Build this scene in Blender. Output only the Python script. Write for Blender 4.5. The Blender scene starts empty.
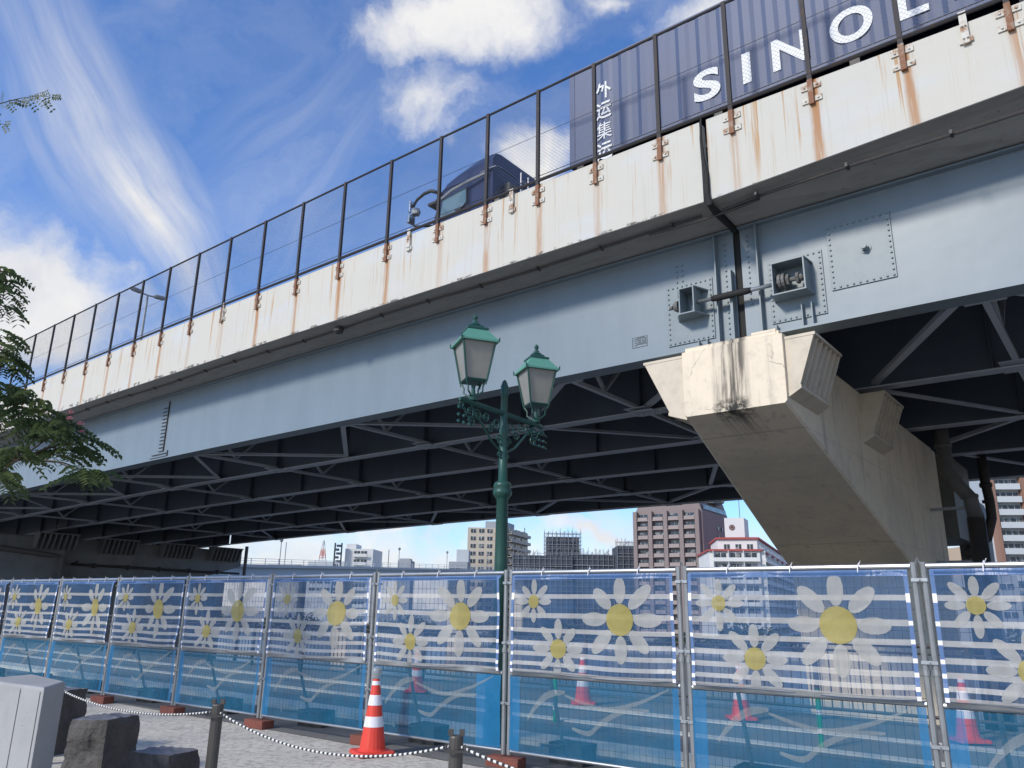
import bpy, math, random
from mathutils import Vector, Matrix
R = math.radians
random.seed(7)
sc = bpy.context.scene
COL = sc.collection

# ------------------------------------------------------------------ camera
EYE = 1.438
cd = bpy.data.cameras.new('camera'); cam = bpy.data.objects.new('camera', cd); COL.objects.link(cam)
cd.sensor_width = 36; cd.lens = 778.82/1024*36; cd.clip_start = .05; cd.clip_end = 6000
PITCH, ROLL = R(16.165), R(0.966)
cam.matrix_world = Matrix.Translation((0, 0, EYE)) @ Matrix.Rotation(R(90)+PITCH, 4, 'X') @ Matrix.Rotation(ROLL, 4, 'Z')
sc.camera = cam

# bridge axes: U runs along the bridge to the far left, W across it away from the camera
AZ = R(-51.5318)
U = Vector((math.sin(AZ), math.cos(AZ), 0)); W = Vector((math.cos(AZ), -math.sin(AZ), 0))

# ------------------------------------------------------------------ sun + sky
SUN_EL = R(32)
sh = (-W + U*0.22).normalized()
sunv = Vector((sh.x*math.cos(SUN_EL), sh.y*math.cos(SUN_EL), math.sin(SUN_EL)))
sl = bpy.data.lights.new('sun', 'SUN'); so = bpy.data.objects.new('sun', sl); COL.objects.link(so)
sl.energy = 2.0; sl.angle = R(9); sl.color = (1, .93, .82)
so.rotation_euler = (-sunv).to_track_quat('-Z', 'Y').to_euler()
so.location = (0, 0, 60)
sc.view_settings.view_transform = 'Standard'; sc.view_settings.look = 'None'
sc.view_settings.exposure = 0.68; sc.view_settings.gamma = 1

def pixdir(x, y):
    """a compass direction in the sky, used once to say where the clouds hang"""
    dx, dy = (x-512)/778.82, (y-384)/778.82
    a = dx*math.cos(ROLL)+dy*math.sin(ROLL); b = dx*math.sin(ROLL)-dy*math.cos(ROLL)
    c, s = math.cos(PITCH), math.sin(PITCH)
    return Vector((a, c-b*s, s+b*c)).normalized()

world = bpy.data.worlds.new('World'); sc.world = world; world.use_nodes = True
def build_world():
    nt = world.node_tree; nt.nodes.clear(); N = nt.nodes.new; L = nt.links.new
    out = N('ShaderNodeOutputWorld'); bg = N('ShaderNodeBackground'); L(bg.outputs[0], out.inputs[0])
    bg.inputs[1].default_value = 0.12
    sky = N('ShaderNodeTexSky'); sky.sky_type = 'NISHITA'; sky.sun_disc = False
    sky.sun_elevation = SUN_EL; sky.sun_rotation = math.atan2(sunv.x, sunv.y)
    sky.air_density = 1.0; sky.dust_density = 0.4; sky.ozone_density = 2.6; sky.altitude = 0
    tc = N('ShaderNodeTexCoord'); D = tc.outputs['Generated']
    def vm(op, a, b=None):
        n = N('ShaderNodeVectorMath'); n.operation = op
        for i, v in enumerate((a, b)):
            if v is None: continue
            if isinstance(v, (tuple, Vector)): n.inputs[i].default_value = tuple(v)
            else: L(v, n.inputs[i])
        return n
    def m(op, a, b=None, c=None, clamp=False):
        n = N('ShaderNodeMath'); n.operation = op; n.use_clamp = clamp
        for i, v in enumerate((a, b, c)):
            if v is None: continue
            if isinstance(v, (int, float)): n.inputs[i].default_value = v
            else: L(v, n.inputs[i])
        return n.outputs[0]
    def noise(scale, detail, rough, vec, dist=0.0):
        n = N('ShaderNodeTexNoise'); n.inputs['Scale'].default_value = scale; n.inputs['Detail'].default_value = detail
        n.inputs['Roughness'].default_value = rough; n.inputs['Distortion'].default_value = dist
        L(vec, n.inputs['Vector']); return n
    # the direction, gently warped so cloud edges billow
    wn = noise(5.0, 6, .6, D); wsub = vm('SUBTRACT', wn.outputs['Color'], (.5, .5, .5))
    wsc = vm('SCALE', wsub.outputs[0]); wsc.inputs['Scale'].default_value = .16
    DW = vm('ADD', D, wsc.outputs[0]).outputs[0]
    f1 = noise(9, 10, .6, DW).outputs['Fac']
    f2 = noise(3.2, 8, .62, D, .6).outputs['Fac']
    # (pixel centre, half size px, tilt deg, strength)
    blobs = [((25, 285), (150, 95), 18, 1.25), 
             ((445, 30), (150, 60), -4, 1.1), ((430, 100), (120, 75), 20, .80), ((555, 150), (100, 70), -25, 1.0),
             ((690, 20), (110, 32), -18, .85), ((590, 8), (60, 30), 0, .7), ((180, 330), (120, 40), 10, .6),
             ((300, 210), (120, 60), -30, .28), ((250, 60), (120, 80), 30, .16), ((720, 540), (150, 22), 5, .8), ((380, 535), (220, 26), -4, .75),
             ((600, 530), (150, 26), 3, .95), ((960, 520), (120, 60), 0, .85)]
    tot = None
    for (px, py), (hw, hh), tilt, st in blobs:
        d = pixdir(px, py); t = R(tilt)
        ex = (pixdir(px+20*math.cos(t), py+20*math.sin(t))-d).normalized(); ey = d.cross(ex).normalized()
        k = 778.82/(1+((px-512)/778.8)**2+((py-384)/778.8)**2)**.5
        v = vm('SUBTRACT', DW, d).outputs[0]
        a = m('MULTIPLY', vm('DOT_PRODUCT', v, ex).outputs['Value'], k/hw)
        b = m('MULTIPLY', vm('DOT_PRODUCT', v, ey).outputs['Value'], k/hh)
        rr = m('SQRT', m('ADD', m('MULTIPLY', a, a), m('MULTIPLY', b, b)))
        g = m('MULTIPLY', m('SUBTRACT', 1.0, rr, clamp=True), st)
        # only the half of the sky on that side
        tot = g if tot is None else m('MAXIMUM', tot, g)
    sx = N('ShaderNodeSeparateXYZ'); L(D, sx.inputs[0])
    # unseen clouds added behind the viewer as fill light, and a milky band low on the horizon
    back = m('MULTIPLY', m('SUBTRACT', f2, .36, clamp=True), 3.4)
    bsel = m('MULTIPLY', m('MULTIPLY_ADD', sx.outputs['Y'], -3.0, .1, clamp=True), back)
    tot = m('MAXIMUM', tot, bsel)
    low = m('SUBTRACT', 1.0, m('DIVIDE', sx.outputs['Z'], .22), clamp=True)
    tot = m('MAXIMUM', tot, m('MULTIPLY', low, 1.1))
    dens = m('MULTIPLY_ADD', tot, 1.55, m('MULTIPLY_ADD', f1, 1.7, -1.22))
    mr = N('ShaderNodeMapRange'); mr.interpolation_type = 'SMOOTHERSTEP'
    L(dens, mr.inputs[0]); mr.inputs[1].default_value = .02; mr.inputs[2].default_value = 1.2
    # thin wisps
    sc3 = N('ShaderNodeMapping'); sc3.inputs['Rotation'].default_value = (0, .5, .4); sc3.inputs['Scale'].default_value = (1.2, 5, 2.2); L(DW, sc3.inputs[0])
    w2 = noise(2.2, 9, .62, sc3.outputs[0], .5).outputs['Fac']
    wm = N('ShaderNodeMapRange'); L(w2, wm.inputs[0]); wm.inputs[1].default_value = .36; wm.inputs[2].default_value = .80; wm.inputs[4].default_value = .26
    cov = m('MAXIMUM', mr.outputs[0], wm.outputs[0])
    soft = noise(1.6, 3, .5, D); s1 = vm('SUBTRACT', soft.outputs['Color'], (.5, .5, .5)); s2 = vm('SCALE', s1.outputs[0]); s2.inputs['Scale'].default_value = .30; DS = vm('ADD', D, s2.outputs[0]).outputs[0]
    # long feathered streaks, brushed along their own length
    for (px, py), (hw, hh), tilt, st, fr in (((165, 205), (150, 50), 57, 1.25, 9), ((95, 120), (170, 55), 60, .8, 11), ((340, 190), (180, 60), -62, .28, 8), ((70, 210), (90, 50), 50, .35, 9), ((300, 90), (160, 70), -40, .22, 8)):
        d = pixdir(px, py); t = R(tilt); ex = (pixdir(px+20*math.cos(t), py+20*math.sin(t))-d).normalized(); ey = d.cross(ex).normalized(); k = 700
        v = vm('SUBTRACT', DS, d).outputs[0]; da = vm('DOT_PRODUCT', v, ex).outputs['Value']; db = vm('DOT_PRODUCT', v, ey).outputs['Value']
        a = m('MULTIPLY', da, k/hw); b = m('MULTIPLY', db, k/hh); g = m('SUBTRACT', 1.0, m('SQRT', m('ADD', m('MULTIPLY', a, a), m('MULTIPLY', b, b))), clamp=True)
        cx = N('ShaderNodeCombineXYZ'); L(m('MULTIPLY', da, 2.2), cx.inputs[0]); L(m('MULTIPLY', db, fr*2.2), cx.inputs[1]); cx.inputs[2].default_value = px
        nz = noise(1.6, 9, .58, cx.outputs[0], 0).outputs['Fac']
        cov = m('MAXIMUM', cov, m('MULTIPLY', m('MULTIPLY', g, st), m('MULTIPLY_ADD', nz, 2.2, -.45, clamp=True), clamp=True))
    tint = N('ShaderNodeMix'); tint.data_type = 'RGBA'; tint.blend_type = 'MULTIPLY'; tint.inputs[0].default_value = 1
    L(sky.outputs[0], tint.inputs[6]); tint.inputs[7].default_value = (.56, .81, 1.15, 1)
    # cloud tone: bright tops, greyer thick parts
    shade = noise(6, 8, .6, DW).outputs['Fac']
    cr = N('ShaderNodeMix'); cr.data_type = 'RGBA'; L(m('MULTIPLY_ADD', shade, 2.2, -.6, clamp=True), cr.inputs[0])
    cr.inputs[6].default_value = (3.6, 3.75, 4.1, 1); cr.inputs[7].default_value = (5.4, 5.25, 5.0, 1)
    mx = N('ShaderNodeMix'); mx.data_type = 'RGBA'; L(cov, mx.inputs[0]); L(tint.outputs[2], mx.inputs[6]); L(cr.outputs[2], mx.inputs[7])
    L(mx.outputs[2], bg.inputs[0])
build_world()

# ------------------------------------------------------------------ helpers
def dip(s): return 0.8*((s-15)/53)**2 if s > 15 else 0.0
def BF(s, w, z):
    p = U*s+W*w; return Vector((p.x, p.y, z-dip(s)))

class MB:
    """collects polygons; build() links them as one mesh object"""
    def __init__(self, xf=None): self.v = []; self.f = []; self.m = []; self.xf = xf
    def add(self, pts, m=0):
        n = len(self.v)
        for p in pts: self.v.append(Vector(self.xf(*p)) if self.xf else Vector(p))
        self.f.append(list(range(n, n+len(pts)))); self.m.append(m)
    def grid(self, pts, faces, m=0):
        n = len(self.v)
        for p in pts: self.v.append(Vector(self.xf(*p)) if self.xf else Vector(p))
        for f in faces: self.f.append([n+i for i in f]); self.m.append(m)
    def box(self, a, b, m=0):
        (x0, y0, z0), (x1, y1, z1) = a, b
        P = [(x, y, z) for z in (z0, z1) for y in (y0, y1) for x in (x0, x1)]
        self.grid(P, [(0, 2, 3, 1), (4, 5, 7, 6), (0, 1, 5, 4), (2, 6, 7, 3), (0, 4, 6, 2), (1, 3, 7, 5)], m)
    def cbox(self, c, d, m=0): self.box([c[i]-d[i]/2 for i in range(3)], [c[i]+d[i]/2 for i in range(3)], m)
    def prism(self, poly, axis_pts, m=0, caps=True):
        """poly: list of (a,b); axis_pts: list of functions (a,b)->point"""
        n = len(poly); P = []
        for fn in axis_pts: P += [fn(a, b) for a, b in poly]
        F = []
        for k in range(len(axis_pts)-1):
            for i in range(n):
                j = (i+1) % n; F.append((k*n+i, k*n+j, (k+1)*n+j, (k+1)*n+i))
        if caps:
            F.append(tuple(reversed(range(n)))); F.append(tuple(range((len(axis_pts)-1)*n, len(axis_pts)*n)))
        self.grid(P, F, m)
    def tube(self, pts, r, n=8, m=0, cap=True):
        pts = [Vector(self.xf(*p)) if self.xf else Vector(p) for p in pts]
        rs = r if isinstance(r, (list, tuple)) else [r]*len(pts)
        P = []; up = None
        for i, p in enumerate(pts):
            a = pts[max(i-1, 0)]; b = pts[min(i+1, len(pts)-1)]; t = (b-a).normalized()
            if up is None: up = Vector((0, 0, 1)) if abs(t.z) < .9 else Vector((1, 0, 0))
            x = t.cross(up)
            if x.length < 1e-4: x = t.cross(Vector((0, 1, 0)))
            x.normalize(); y = x.cross(t).normalized(); up = y
            for k in range(n):
                an = 2*math.pi*k/n; P.append(p+x*(rs[i]*math.cos(an))+y*(rs[i]*math.sin(an)))
        F = []
        for i in range(len(pts)-1):
            for k in range(n):
                j = (k+1) % n; F.append((i*n+k, i*n+j, (i+1)*n+j, (i+1)*n+k))
        if cap: F.append(tuple(reversed(range(n)))); F.append(tuple(range((len(pts)-1)*n, len(pts)*n)))
        s = self.xf; self.xf = None; self.grid(P, F, m); self.xf = s
    def beam(self, p, q, wd, ht, up=(0, 0, 1), m=0):
        p = Vector(self.xf(*p)) if self.xf else Vector(p); q = Vector(self.xf(*q)) if self.xf else Vector(q)
        t = (q-p).normalized(); x = t.cross(Vector(up))
        if x.length < 1e-3: x = t.cross(Vector((1, 0, 0)))
        x.normalize(); y = x.cross(t)
        P = [o+x*(a*wd/2)+y*(b*ht/2) for o in (p, q) for b in (-1, 1) for a in (-1, 1)]
        s = self.xf; self.xf = None
        self.grid(P, [(0, 2, 3, 1), (4, 5, 7, 6), (0, 1, 5, 4), (2, 6, 7, 3), (0, 4, 6, 2), (1, 3, 7, 5)], m); self.xf = s
    def lathe(self, prof, c=(0, 0, 0), n=16, m=0, cap=True):
        P = []; F = []
        for r, z in prof:
            for k in range(n):
                a = 2*math.pi*k/n; P.append((c[0]+r*math.cos(a), c[1]+r*math.sin(a), c[2]+z))
        for i in range(len(prof)-1):
            for k in range(n):
                j = (k+1) % n; F.append((i*n+k, i*n+j, (i+1)*n+j, (i+1)*n+k))
        if cap: F.append(tuple(reversed(range(n)))); F.append(tuple(range((len(prof)-1)*n, len(prof)*n)))
        self.grid(P, F, m)
    def build(self, name, mats, parent=None, smooth=False, bevel=0):
        me = bpy.data.meshes.new(name)
        off = Vector((0, 0, 0))
        inv = None
        if parent is not None:
            inv = wm_of(parent).inverted()
        vs = [tuple(inv @ v) for v in self.v] if inv else [tuple(v) for v in self.v]
        me.from_pydata(vs, [], self.f)
        if not isinstance(mats, (list, tuple)): mats = [mats]
        for mt in mats: me.materials.append(mt)
        me.polygons.foreach_set('material_index', self.m)
        if smooth: me.polygons.foreach_set('use_smooth', [True]*len(self.f))
        me.update()
        o = bpy.data.objects.new(name, me); COL.objects.link(o)
        if parent is not None: o.parent = parent; WM[o.name] = wm_of(parent)
        if bevel:
            b = o.modifiers.new('bevel', 'BEVEL'); b.width = bevel; b.segments = 2; b.limit_method = 'ANGLE'; b.angle_limit = R(40)
        return o

WM = {}
def wm_of(o):
    return WM.get(o.name, Matrix.Identity(4))
def thing(name, label, cat, loc=(0, 0, 0), rz=0, group=None, kind=None):
    o = bpy.data.objects.new(name, None); COL.objects.link(o); o.location = loc; o.rotation_euler = (0, 0, rz)
    WM[o.name] = Matrix.Translation(loc) @ Matrix.Rotation(rz, 4, 'Z')
    o['label'] = label; o['category'] = cat
    if group: o['group'] = group
    if kind: o['kind'] = kind
    return o
def tag(o, label=None, cat=None, group=None, kind=None):
    if label: o['label'] = label
    if cat: o['category'] = cat
    if group: o['group'] = group
    if kind: o['kind'] = kind
    return o
def copy_tree(o, loc, rz=None, label=None, parent=None):
    c = o.copy(); COL.objects.link(c)
    if parent is None:
        c.location = loc
        if rz is not None: c.rotation_euler = (0, 0, rz)
        if label: c['label'] = label
    else: c.parent = parent
    for ch in list(o.children): copy_tree(ch, None, parent=c)
    return c

# ------------------------------------------------------------------ materials
class MT:
    def __init__(s, name, col, rough=.6, metal=0.0):
        s.mat = bpy.data.materials.new(name); s.mat.use_nodes = True; s.nt = s.mat.node_tree
        s.b = s.nt.nodes['Principled BSDF']; s.col = None
        s.b.inputs['Base Color'].default_value = (*col, 1); s.c0 = col
        s.b.inputs['Roughness'].default_value = rough; s.b.inputs['Metallic'].default_value = metal
    def N(s, t): return s.nt.nodes.new(t)
    def L(s, a, b): s.nt.links.new(a, b)
    def val(s, sock, v):
        if isinstance(v, (int, float)): sock.default_value = v
        elif isinstance(v, (tuple, list)): sock.default_value = v if len(v) != 3 or sock.type == 'VECTOR' else (*v, 1)
        else: s.L(v, sock)
    def math(s, op, a, b=None, c=None, clamp=False):
        n = s.N('ShaderNodeMath'); n.operation = op; n.use_clamp = clamp
        for i, v in enumerate((a, b, c)):
            if v is not None: s.val(n.inputs[i], v)
        return n.outputs[0]
    def pos(s, kind='world'):
        if kind == 'world': return s.N('ShaderNodeNewGeometry').outputs['Position']
        return s.N('ShaderNodeTexCoord').outputs['Object']
    def bridge(s):
        p = s.pos(); o = []
        for ax in (U, W, Vector((0, 0, 1))):
            n = s.N('ShaderNodeVectorMath'); n.operation = 'DOT_PRODUCT'; s.L(p, n.inputs[0]); n.inputs[1].default_value = ax; o.append(n.outputs['Value'])
        return o
    def comb(s, x, y, z):
        n = s.N('ShaderNodeCombineXYZ')
        for i, v in enumerate((x, y, z)): s.val(n.inputs[i], v)
        return n.outputs[0]
    def noise(s, vec, scale=1, detail=5, rough=.55, out='Fac', dist=0):
        n = s.N('ShaderNodeTexNoise'); s.L(vec, n.inputs['Vector']); n.inputs['Scale'].default_value = scale
        n.inputs['Detail'].default_value = detail; n.inputs['Roughness'].default_value = rough; n.inputs['Distortion'].default_value = dist
        return n.outputs[out]
    def ramp(s, fac, a, b, lo=0.0, hi=1.0, smooth=True):
        n = s.N('ShaderNodeMapRange')
        if smooth: n.interpolation_type = 'SMOOTHSTEP'
        s.val(n.inputs[0], fac); n.inputs[1].default_value = a; n.inputs[2].default_value = b; n.inputs[3].default_value = lo; n.inputs[4].default_value = hi
        return n.outputs[0]
    def mix(s, fac, b, a=None):
        n = s.N('ShaderNodeMix'); n.data_type = 'RGBA'; s.val(n.inputs[0], fac)
        s.val(n.inputs[6], a if a is not None else (s.col if s.col is not None else s.c0)); s.val(n.inputs[7], b)
        s.col = n.outputs[2]; s.L(s.col, s.b.inputs['Base Color']); return s.col
    def bump(s, h, strength=.3, dist=.01):
        n = s.N('ShaderNodeBump'); n.inputs['Strength'].default_value = strength; n.inputs['Distance'].default_value = dist
        s.L(h, n.inputs['Height']); s.L(n.outputs[0], s.b.inputs['Normal'])
    def dirty(s, amount=.4, col=None, scale=1.2, world=True):
        p = s.pos('world' if world else 'object')
        n = s.noise(p, scale, 8, .65); s.mix(s.ramp(n, .42, .75, 0, amount), col or tuple(c*.55 for c in s.c0)); return s
M = {}
def simple(key, col, rough=.6, metal=0, dirt=.35, dcol=None, scale=1.5, bump=0, bscale=40):
    m = MT(key, col, rough, metal)
    if dirt: m.dirty(dirt, dcol, scale)
    if bump: m.bump(m.noise(m.pos(), bscale, 5), bump, .01)
    M[key] = m.mat; return m.mat

def parapet_mat(name, period, s0, far):
    m = MT(name, (.54, .52, .455), .8); s, w, z = m.bridge()
    top = m.ramp(z, 9.85, 11.8, 0, 1, False)
    big = m.noise(m.comb(m.math('MULTIPLY', s, .35), 0, m.math('MULTIPLY', z, .5)), 1, 6, .6)
    m.mix(m.ramp(big, .40, .7, 0, .45), (.50, .49, .45))
    blue = m.noise(m.comb(m.math('MULTIPLY', s, .5), 3, z), 1, 4, .5)
    m.mix(m.ramp(blue, .5, .7, 0, .4), (.52, .57, .62))
    # fine vertical run marks
    fine = m.noise(m.comb(m.math('MULTIPLY', s, 11), 0, m.math('MULTIPLY', z, .25)), 1, 5, .7)
    m.mix(m.ramp(fine, .54, .70, 0, .4), (.42, .36, .26))
    rs = m.noise(m.comb(m.math('MULTIPLY', s, 5.5), 7, m.math('MULTIPLY', z, .12)), 1, 4, .75)
    reach = m.noise(m.comb(m.math('MULTIPLY', s, 5), 2, 0), 1, 2, .5)
    fall = m.ramp(m.math('ADD', top, m.math('MULTIPLY', reach, 1.1)), .50, 1.1)
    m.mix(m.math('MULTIPLY', m.ramp(rs, .57, .65, 0, .85), fall), (.42, .23, .085))
    pp = m.math('PINGPONG', m.math('ADD', m.math('SUBTRACT', s, s0+.02), m.math('MULTIPLY', m.noise(m.comb(s, 0, m.math('MULTIPLY', z, .6)), 2, 2), .1)), period/2)
    wob = m.noise(m.comb(m.math('MULTIPLY', s, 14), 1, m.math('MULTIPLY', z, .4)), 1, 4, .7)
    st = m.math('MULTIPLY', m.math('MULTIPLY', m.ramp(pp, .15, .03), m.ramp(wob, .36, .52)), m.ramp(m.noise(m.comb(s, 5, 0), .9, 2, .5), .35, .6, .35, 1))
    m.mix(m.math('MULTIPLY', st, m.math('MULTIPLY_ADD', top, .25, .75)), (.37, .165, .05))
    dark = m.noise(m.comb(m.math('MULTIPLY', s, 2.2), 0, 0), 1, 4, .7)
    m.mix(m.math('MULTIPLY', m.ramp(m.math('ADD', z, m.math('MULTIPLY', dark, -.12)), 9.84, 9.79), m.ramp(m.noise(m.comb(m.math('MULTIPLY', s, 2.3), 2, m.math('MULTIPLY', z, 3)), 1, 5, .75), .50, .58, 0, .85)), (.06, .05, .045))
    m.bump(m.noise(m.pos(), 9, 6, .6), .25, .02)
    M[name] = m.mat
parapet_mat('parapet_near', 1.695, 12.12, False)
parapet_mat('parapet_far', 2.138, 41.6, True)
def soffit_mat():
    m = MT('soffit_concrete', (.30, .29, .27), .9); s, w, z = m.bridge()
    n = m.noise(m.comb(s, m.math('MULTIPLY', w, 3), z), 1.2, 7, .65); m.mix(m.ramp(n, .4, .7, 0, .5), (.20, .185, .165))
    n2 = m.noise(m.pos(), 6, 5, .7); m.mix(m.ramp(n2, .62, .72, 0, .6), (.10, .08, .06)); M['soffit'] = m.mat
soffit_mat()
def girder_mat(key, col, dk):
    m = MT(key, col, .42); s, w, z = m.bridge()
    n = m.noise(m.comb(m.math('MULTIPLY', s, 1.1), 0, m.math('MULTIPLY', z, .25)), 1, 5, .6); m.mix(m.ramp(n, .35, .7, 0, .35), dk)
    n2 = m.noise(m.pos(), 3, 7, .6); m.mix(m.ramp(n2, .5, .8, 0, .3), tuple(c*.8 for c in col))
    seam = m.math('PINGPONG', s, 1.4); m.mix(m.ramp(seam, .012, .004, 0, .25), tuple(c*.7 for c in col))
    m.bump(m.noise(m.comb(m.math('MULTIPLY', s, .9), 0, z), 1.2, 2), .12, .05)
    M[key] = m.mat
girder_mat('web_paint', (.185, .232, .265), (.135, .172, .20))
girder_mat('steel_grey_lit', (.48, .52, .57), (.34, .37, .41))  # flanges and braces: bounce light from below put into the paler colour
girder_mat('inner_steel_shaded', (.095, .12, .15), (.06, .075, .095))  # same steel as the flanges, with the unlit webs' shade put into the colour
simple('bracket_grey', (.18, .225, .245), .45, 0, .4, (.12, .155, .19), 4)
def pier_mat():
    m = MT('pier_concrete', (.78, .67, .51), .85); s, w, z = m.bridge()
    n = m.noise(m.pos(), .8, 8, .62); m.mix(m.ramp(n, .4, .7, 0, .5), (.54, .49, .39))
    n = m.noise(m.pos(), 5, 6, .65); m.mix(m.ramp(n, .5, .75, 0, .35), (.42, .38, .31))
    jl = m.math('PINGPONG', m.math('ADD', z, .31), .9); m.mix(m.ramp(jl, .012, .003, 0, .35), (.25, .23, .19)); jw = m.math('PINGPONG', w, 1.8); m.mix(m.math('MULTIPLY', m.ramp(jw, .012, .003, 0, .3), m.ramp(w, 14.8, 15)), (.25, .23, .19))
    v = m.noise(m.comb(m.math('MULTIPLY', s, 3), m.math('MULTIPLY', w, 2.2), m.math('MULTIPLY', z, .22)), 1, 6, .7)
    m.mix(m.ramp(v, .56, .74, 0, .55), (.24, .225, .195))
    # dark seep below the deck joint
    st = m.math('MULTIPLY', m.ramp(m.math('ABSOLUTE', m.math('SUBTRACT', s, 5.98)), .46, .22), m.ramp(w, 16.4, 14.9))
    vs = m.noise(m.comb(m.math('MULTIPLY', s, 7), 0, m.math('MULTIPLY', z, .5)), 1, 5, .65)
    m.mix(m.math('MULTIPLY', st, m.ramp(vs, .40, .62, .1, .92)), (.075, .065, .055))
    nk = m.noise(m.pos(), 7, 6, .7); m.mix(m.math('MULTIPLY', m.ramp(m.math('ABSOLUTE', m.math('SUBTRACT', z, 5.45)), .26, .05), m.math('MULTIPLY', st, m.ramp(nk, .4, .55))), (.03, .028, .025))
    # hairline cracks
    vo = m.N('ShaderNodeTexVoronoi'); vo.feature = 'DISTANCE_TO_EDGE'; vo.inputs['Scale'].default_value = .9
    nv = m.noise(m.pos(), 3, 4, .6, 'Color'); va = m.N('ShaderNodeVectorMath'); va.operation = 'MULTIPLY_ADD'
    m.L(nv, va.inputs[0]); va.inputs[1].default_value = (.35, .35, .35); m.L(m.pos(), va.inputs[2]); m.L(va.outputs[0], vo.inputs['Vector'])
    m.mix(m.math('MULTIPLY', m.ramp(vo.outputs[0], .010, .002, 0, .6), m.math('MULTIPLY', m.ramp(w, 14.95, 14.8), m.ramp(m.noise(m.pos(), 1.8, 3, .5), .45, .58))), (.16, .14, .11))
    m.bump(m.noise(m.pos(), 14, 6, .6), .35, .01)
    M['pier'] = m.mat
pier_mat()
simple('seat_concrete', (.62, .54, .42), .8, 0, .45, (.33, .30, .25), 2.5, .2)
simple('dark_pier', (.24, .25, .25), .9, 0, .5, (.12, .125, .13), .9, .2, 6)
def rusty(key, base, rust, lo, hi):
    m = MT(key, base, .7); n = m.noise(m.pos(), 5, 6, .7); m.mix(m.ramp(n, lo, hi, 0, .95), rust); M[key] = m.mat
rusty('fence_post', (.022, .020, .022), (.06, .032, .02), .5, .7)
rusty('post_foot', (.33, .27, .2), (.20, .075, .03), .30, .52)
rusty('ear_plate', (.56, .54, .48), (.30, .17, .09), .45, .62)
simple('chain_wire', (.07, .078, .09), .6, .2, 0)
simple('black_rubber', (.015, .015, .015), .8, 0, .3)
simple('dark_pipe', (.045, .042, .04), .6, 0, .4, (.12, .09, .07), 3)
simple('drain_grey', (.13, .128, .12), .6, 0, .5, (.08, .08, .08), 2)
simple('galv', (.42, .44, .45), .38, .75, .35, (.22, .22, .21), 5)
simple('galv_dull', (.30, .31, .31), .5, .5, .5, (.14, .13, .12), 5)
simple('asphalt', (.055, .055, .058), .9, 0, .4, (.09, .085, .08), 3, .4, 120)
simple('container_paint', (.040, .070, .165), .5, 0, .45, (.045, .062, .12), 1.2)
simple('lettering_white', (.78, .79, .80), .55, 0, .2, (.6, .6, .6), 4)
simple('cab_paint', (.018, .030, .09), .28, .1, .25, (.04, .045, .07), 2)
simple('cab_trim', (.02, .02, .022), .5, 0, .2)
simple('cab_grey', (.30, .31, .33), .5, 0, .2)
simple('chrome', (.55, .56, .57), .2, .9, .1)
simple('tyre', (.02, .02, .02), .9, 0, .2)
simple('lamp_green', (.016, .072, .056), .42, .15, .4, (.03, .09, .07), 7)
simple('roof_green', (.10, .28, .205), .5, 0, .3, (.10, .30, .22), 6)
simple('cone_red', (.72, .055, .03), .45, 0, .25, (.45, .04, .03), 9)
simple('reflective_white', (.80, .78, .80), .4, 0, .15, (.6, .58, .62), 12)
simple('footing_brick', (.20, .065, .045), .9, 0, .5, (.10, .035, .028), 9, .3)
simple('weight_black', (.045, .048, .05), .85, 0, .4, (.1, .1, .1), 6, .3)
simple('bollard_steel', (.085, .078, .07), .5, .3, .5, (.12, .10, .08), 8)
simple('green_pole', (.02, .30, .12), .5, 0, .2)
def rope_mat():
    m = MT('rope', (.75, .75, .72), .8); p = m.pos('object'); w = m.N('ShaderNodeTexWave'); m.L(p, w.inputs['Vector'])
    w.inputs['Scale'].default_value = 7.5; w.bands_direction = 'X'; w.inputs['Distortion'].default_value = 0
    m.mix(m.ramp(w.outputs[1], .45, .55), (.03, .03, .03)); M['rope'] = m.mat
rope_mat()
simple('rope_yellow', (.75, .42, .03), .7, 0, .2)
def stone_mat(key, col, dcol, bs, strength, scale=3):
    m = MT(key, col, .75); n = m.noise(m.pos(), scale, 9, .68); m.mix(m.ramp(n, .38, .7, 0, .8), dcol)
    sp = m.noise(m.pos(), 90, 3, .6); m.mix(m.ramp(sp, .58, .68, 0, .45), tuple(min(1, c*1.8) for c in col))
    m.bump(m.noise(m.pos(), bs, 8, .65), strength, .04); M[key] = m.mat
stone_mat('dark_stone', (.095, .086, .078), (.040, .036, .033), 7, .9)
stone_mat('stone_top_skylit', (.16, .165, .19), (.09, .09, .105), 12, .35)  # paler bluish copy for upward faces, sky light put into the colour
def block_mat():
    m = MT('pale_concrete', (.36, .36, .355), .85); n = m.noise(m.pos(), 2.5, 8, .65); m.mix(m.ramp(n, .4, .75, 0, .5), (.26, .26, .26))
    v = m.N('ShaderNodeTexVoronoi'); m.L(m.pos(), v.inputs['Vector']); v.inputs['Scale'].default_value = 26
    g = m.noise(m.pos(), 9, 3); m.mix(m.math('MULTIPLY', m.ramp(v.outputs['Distance'], .16, .08), m.ramp(g, .55, .62)), (.13, .13, .13))
    m.bump(m.noise(m.pos(), 60, 6, .7), .3, .01); M['pale_concrete'] = m.mat
block_mat()
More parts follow.
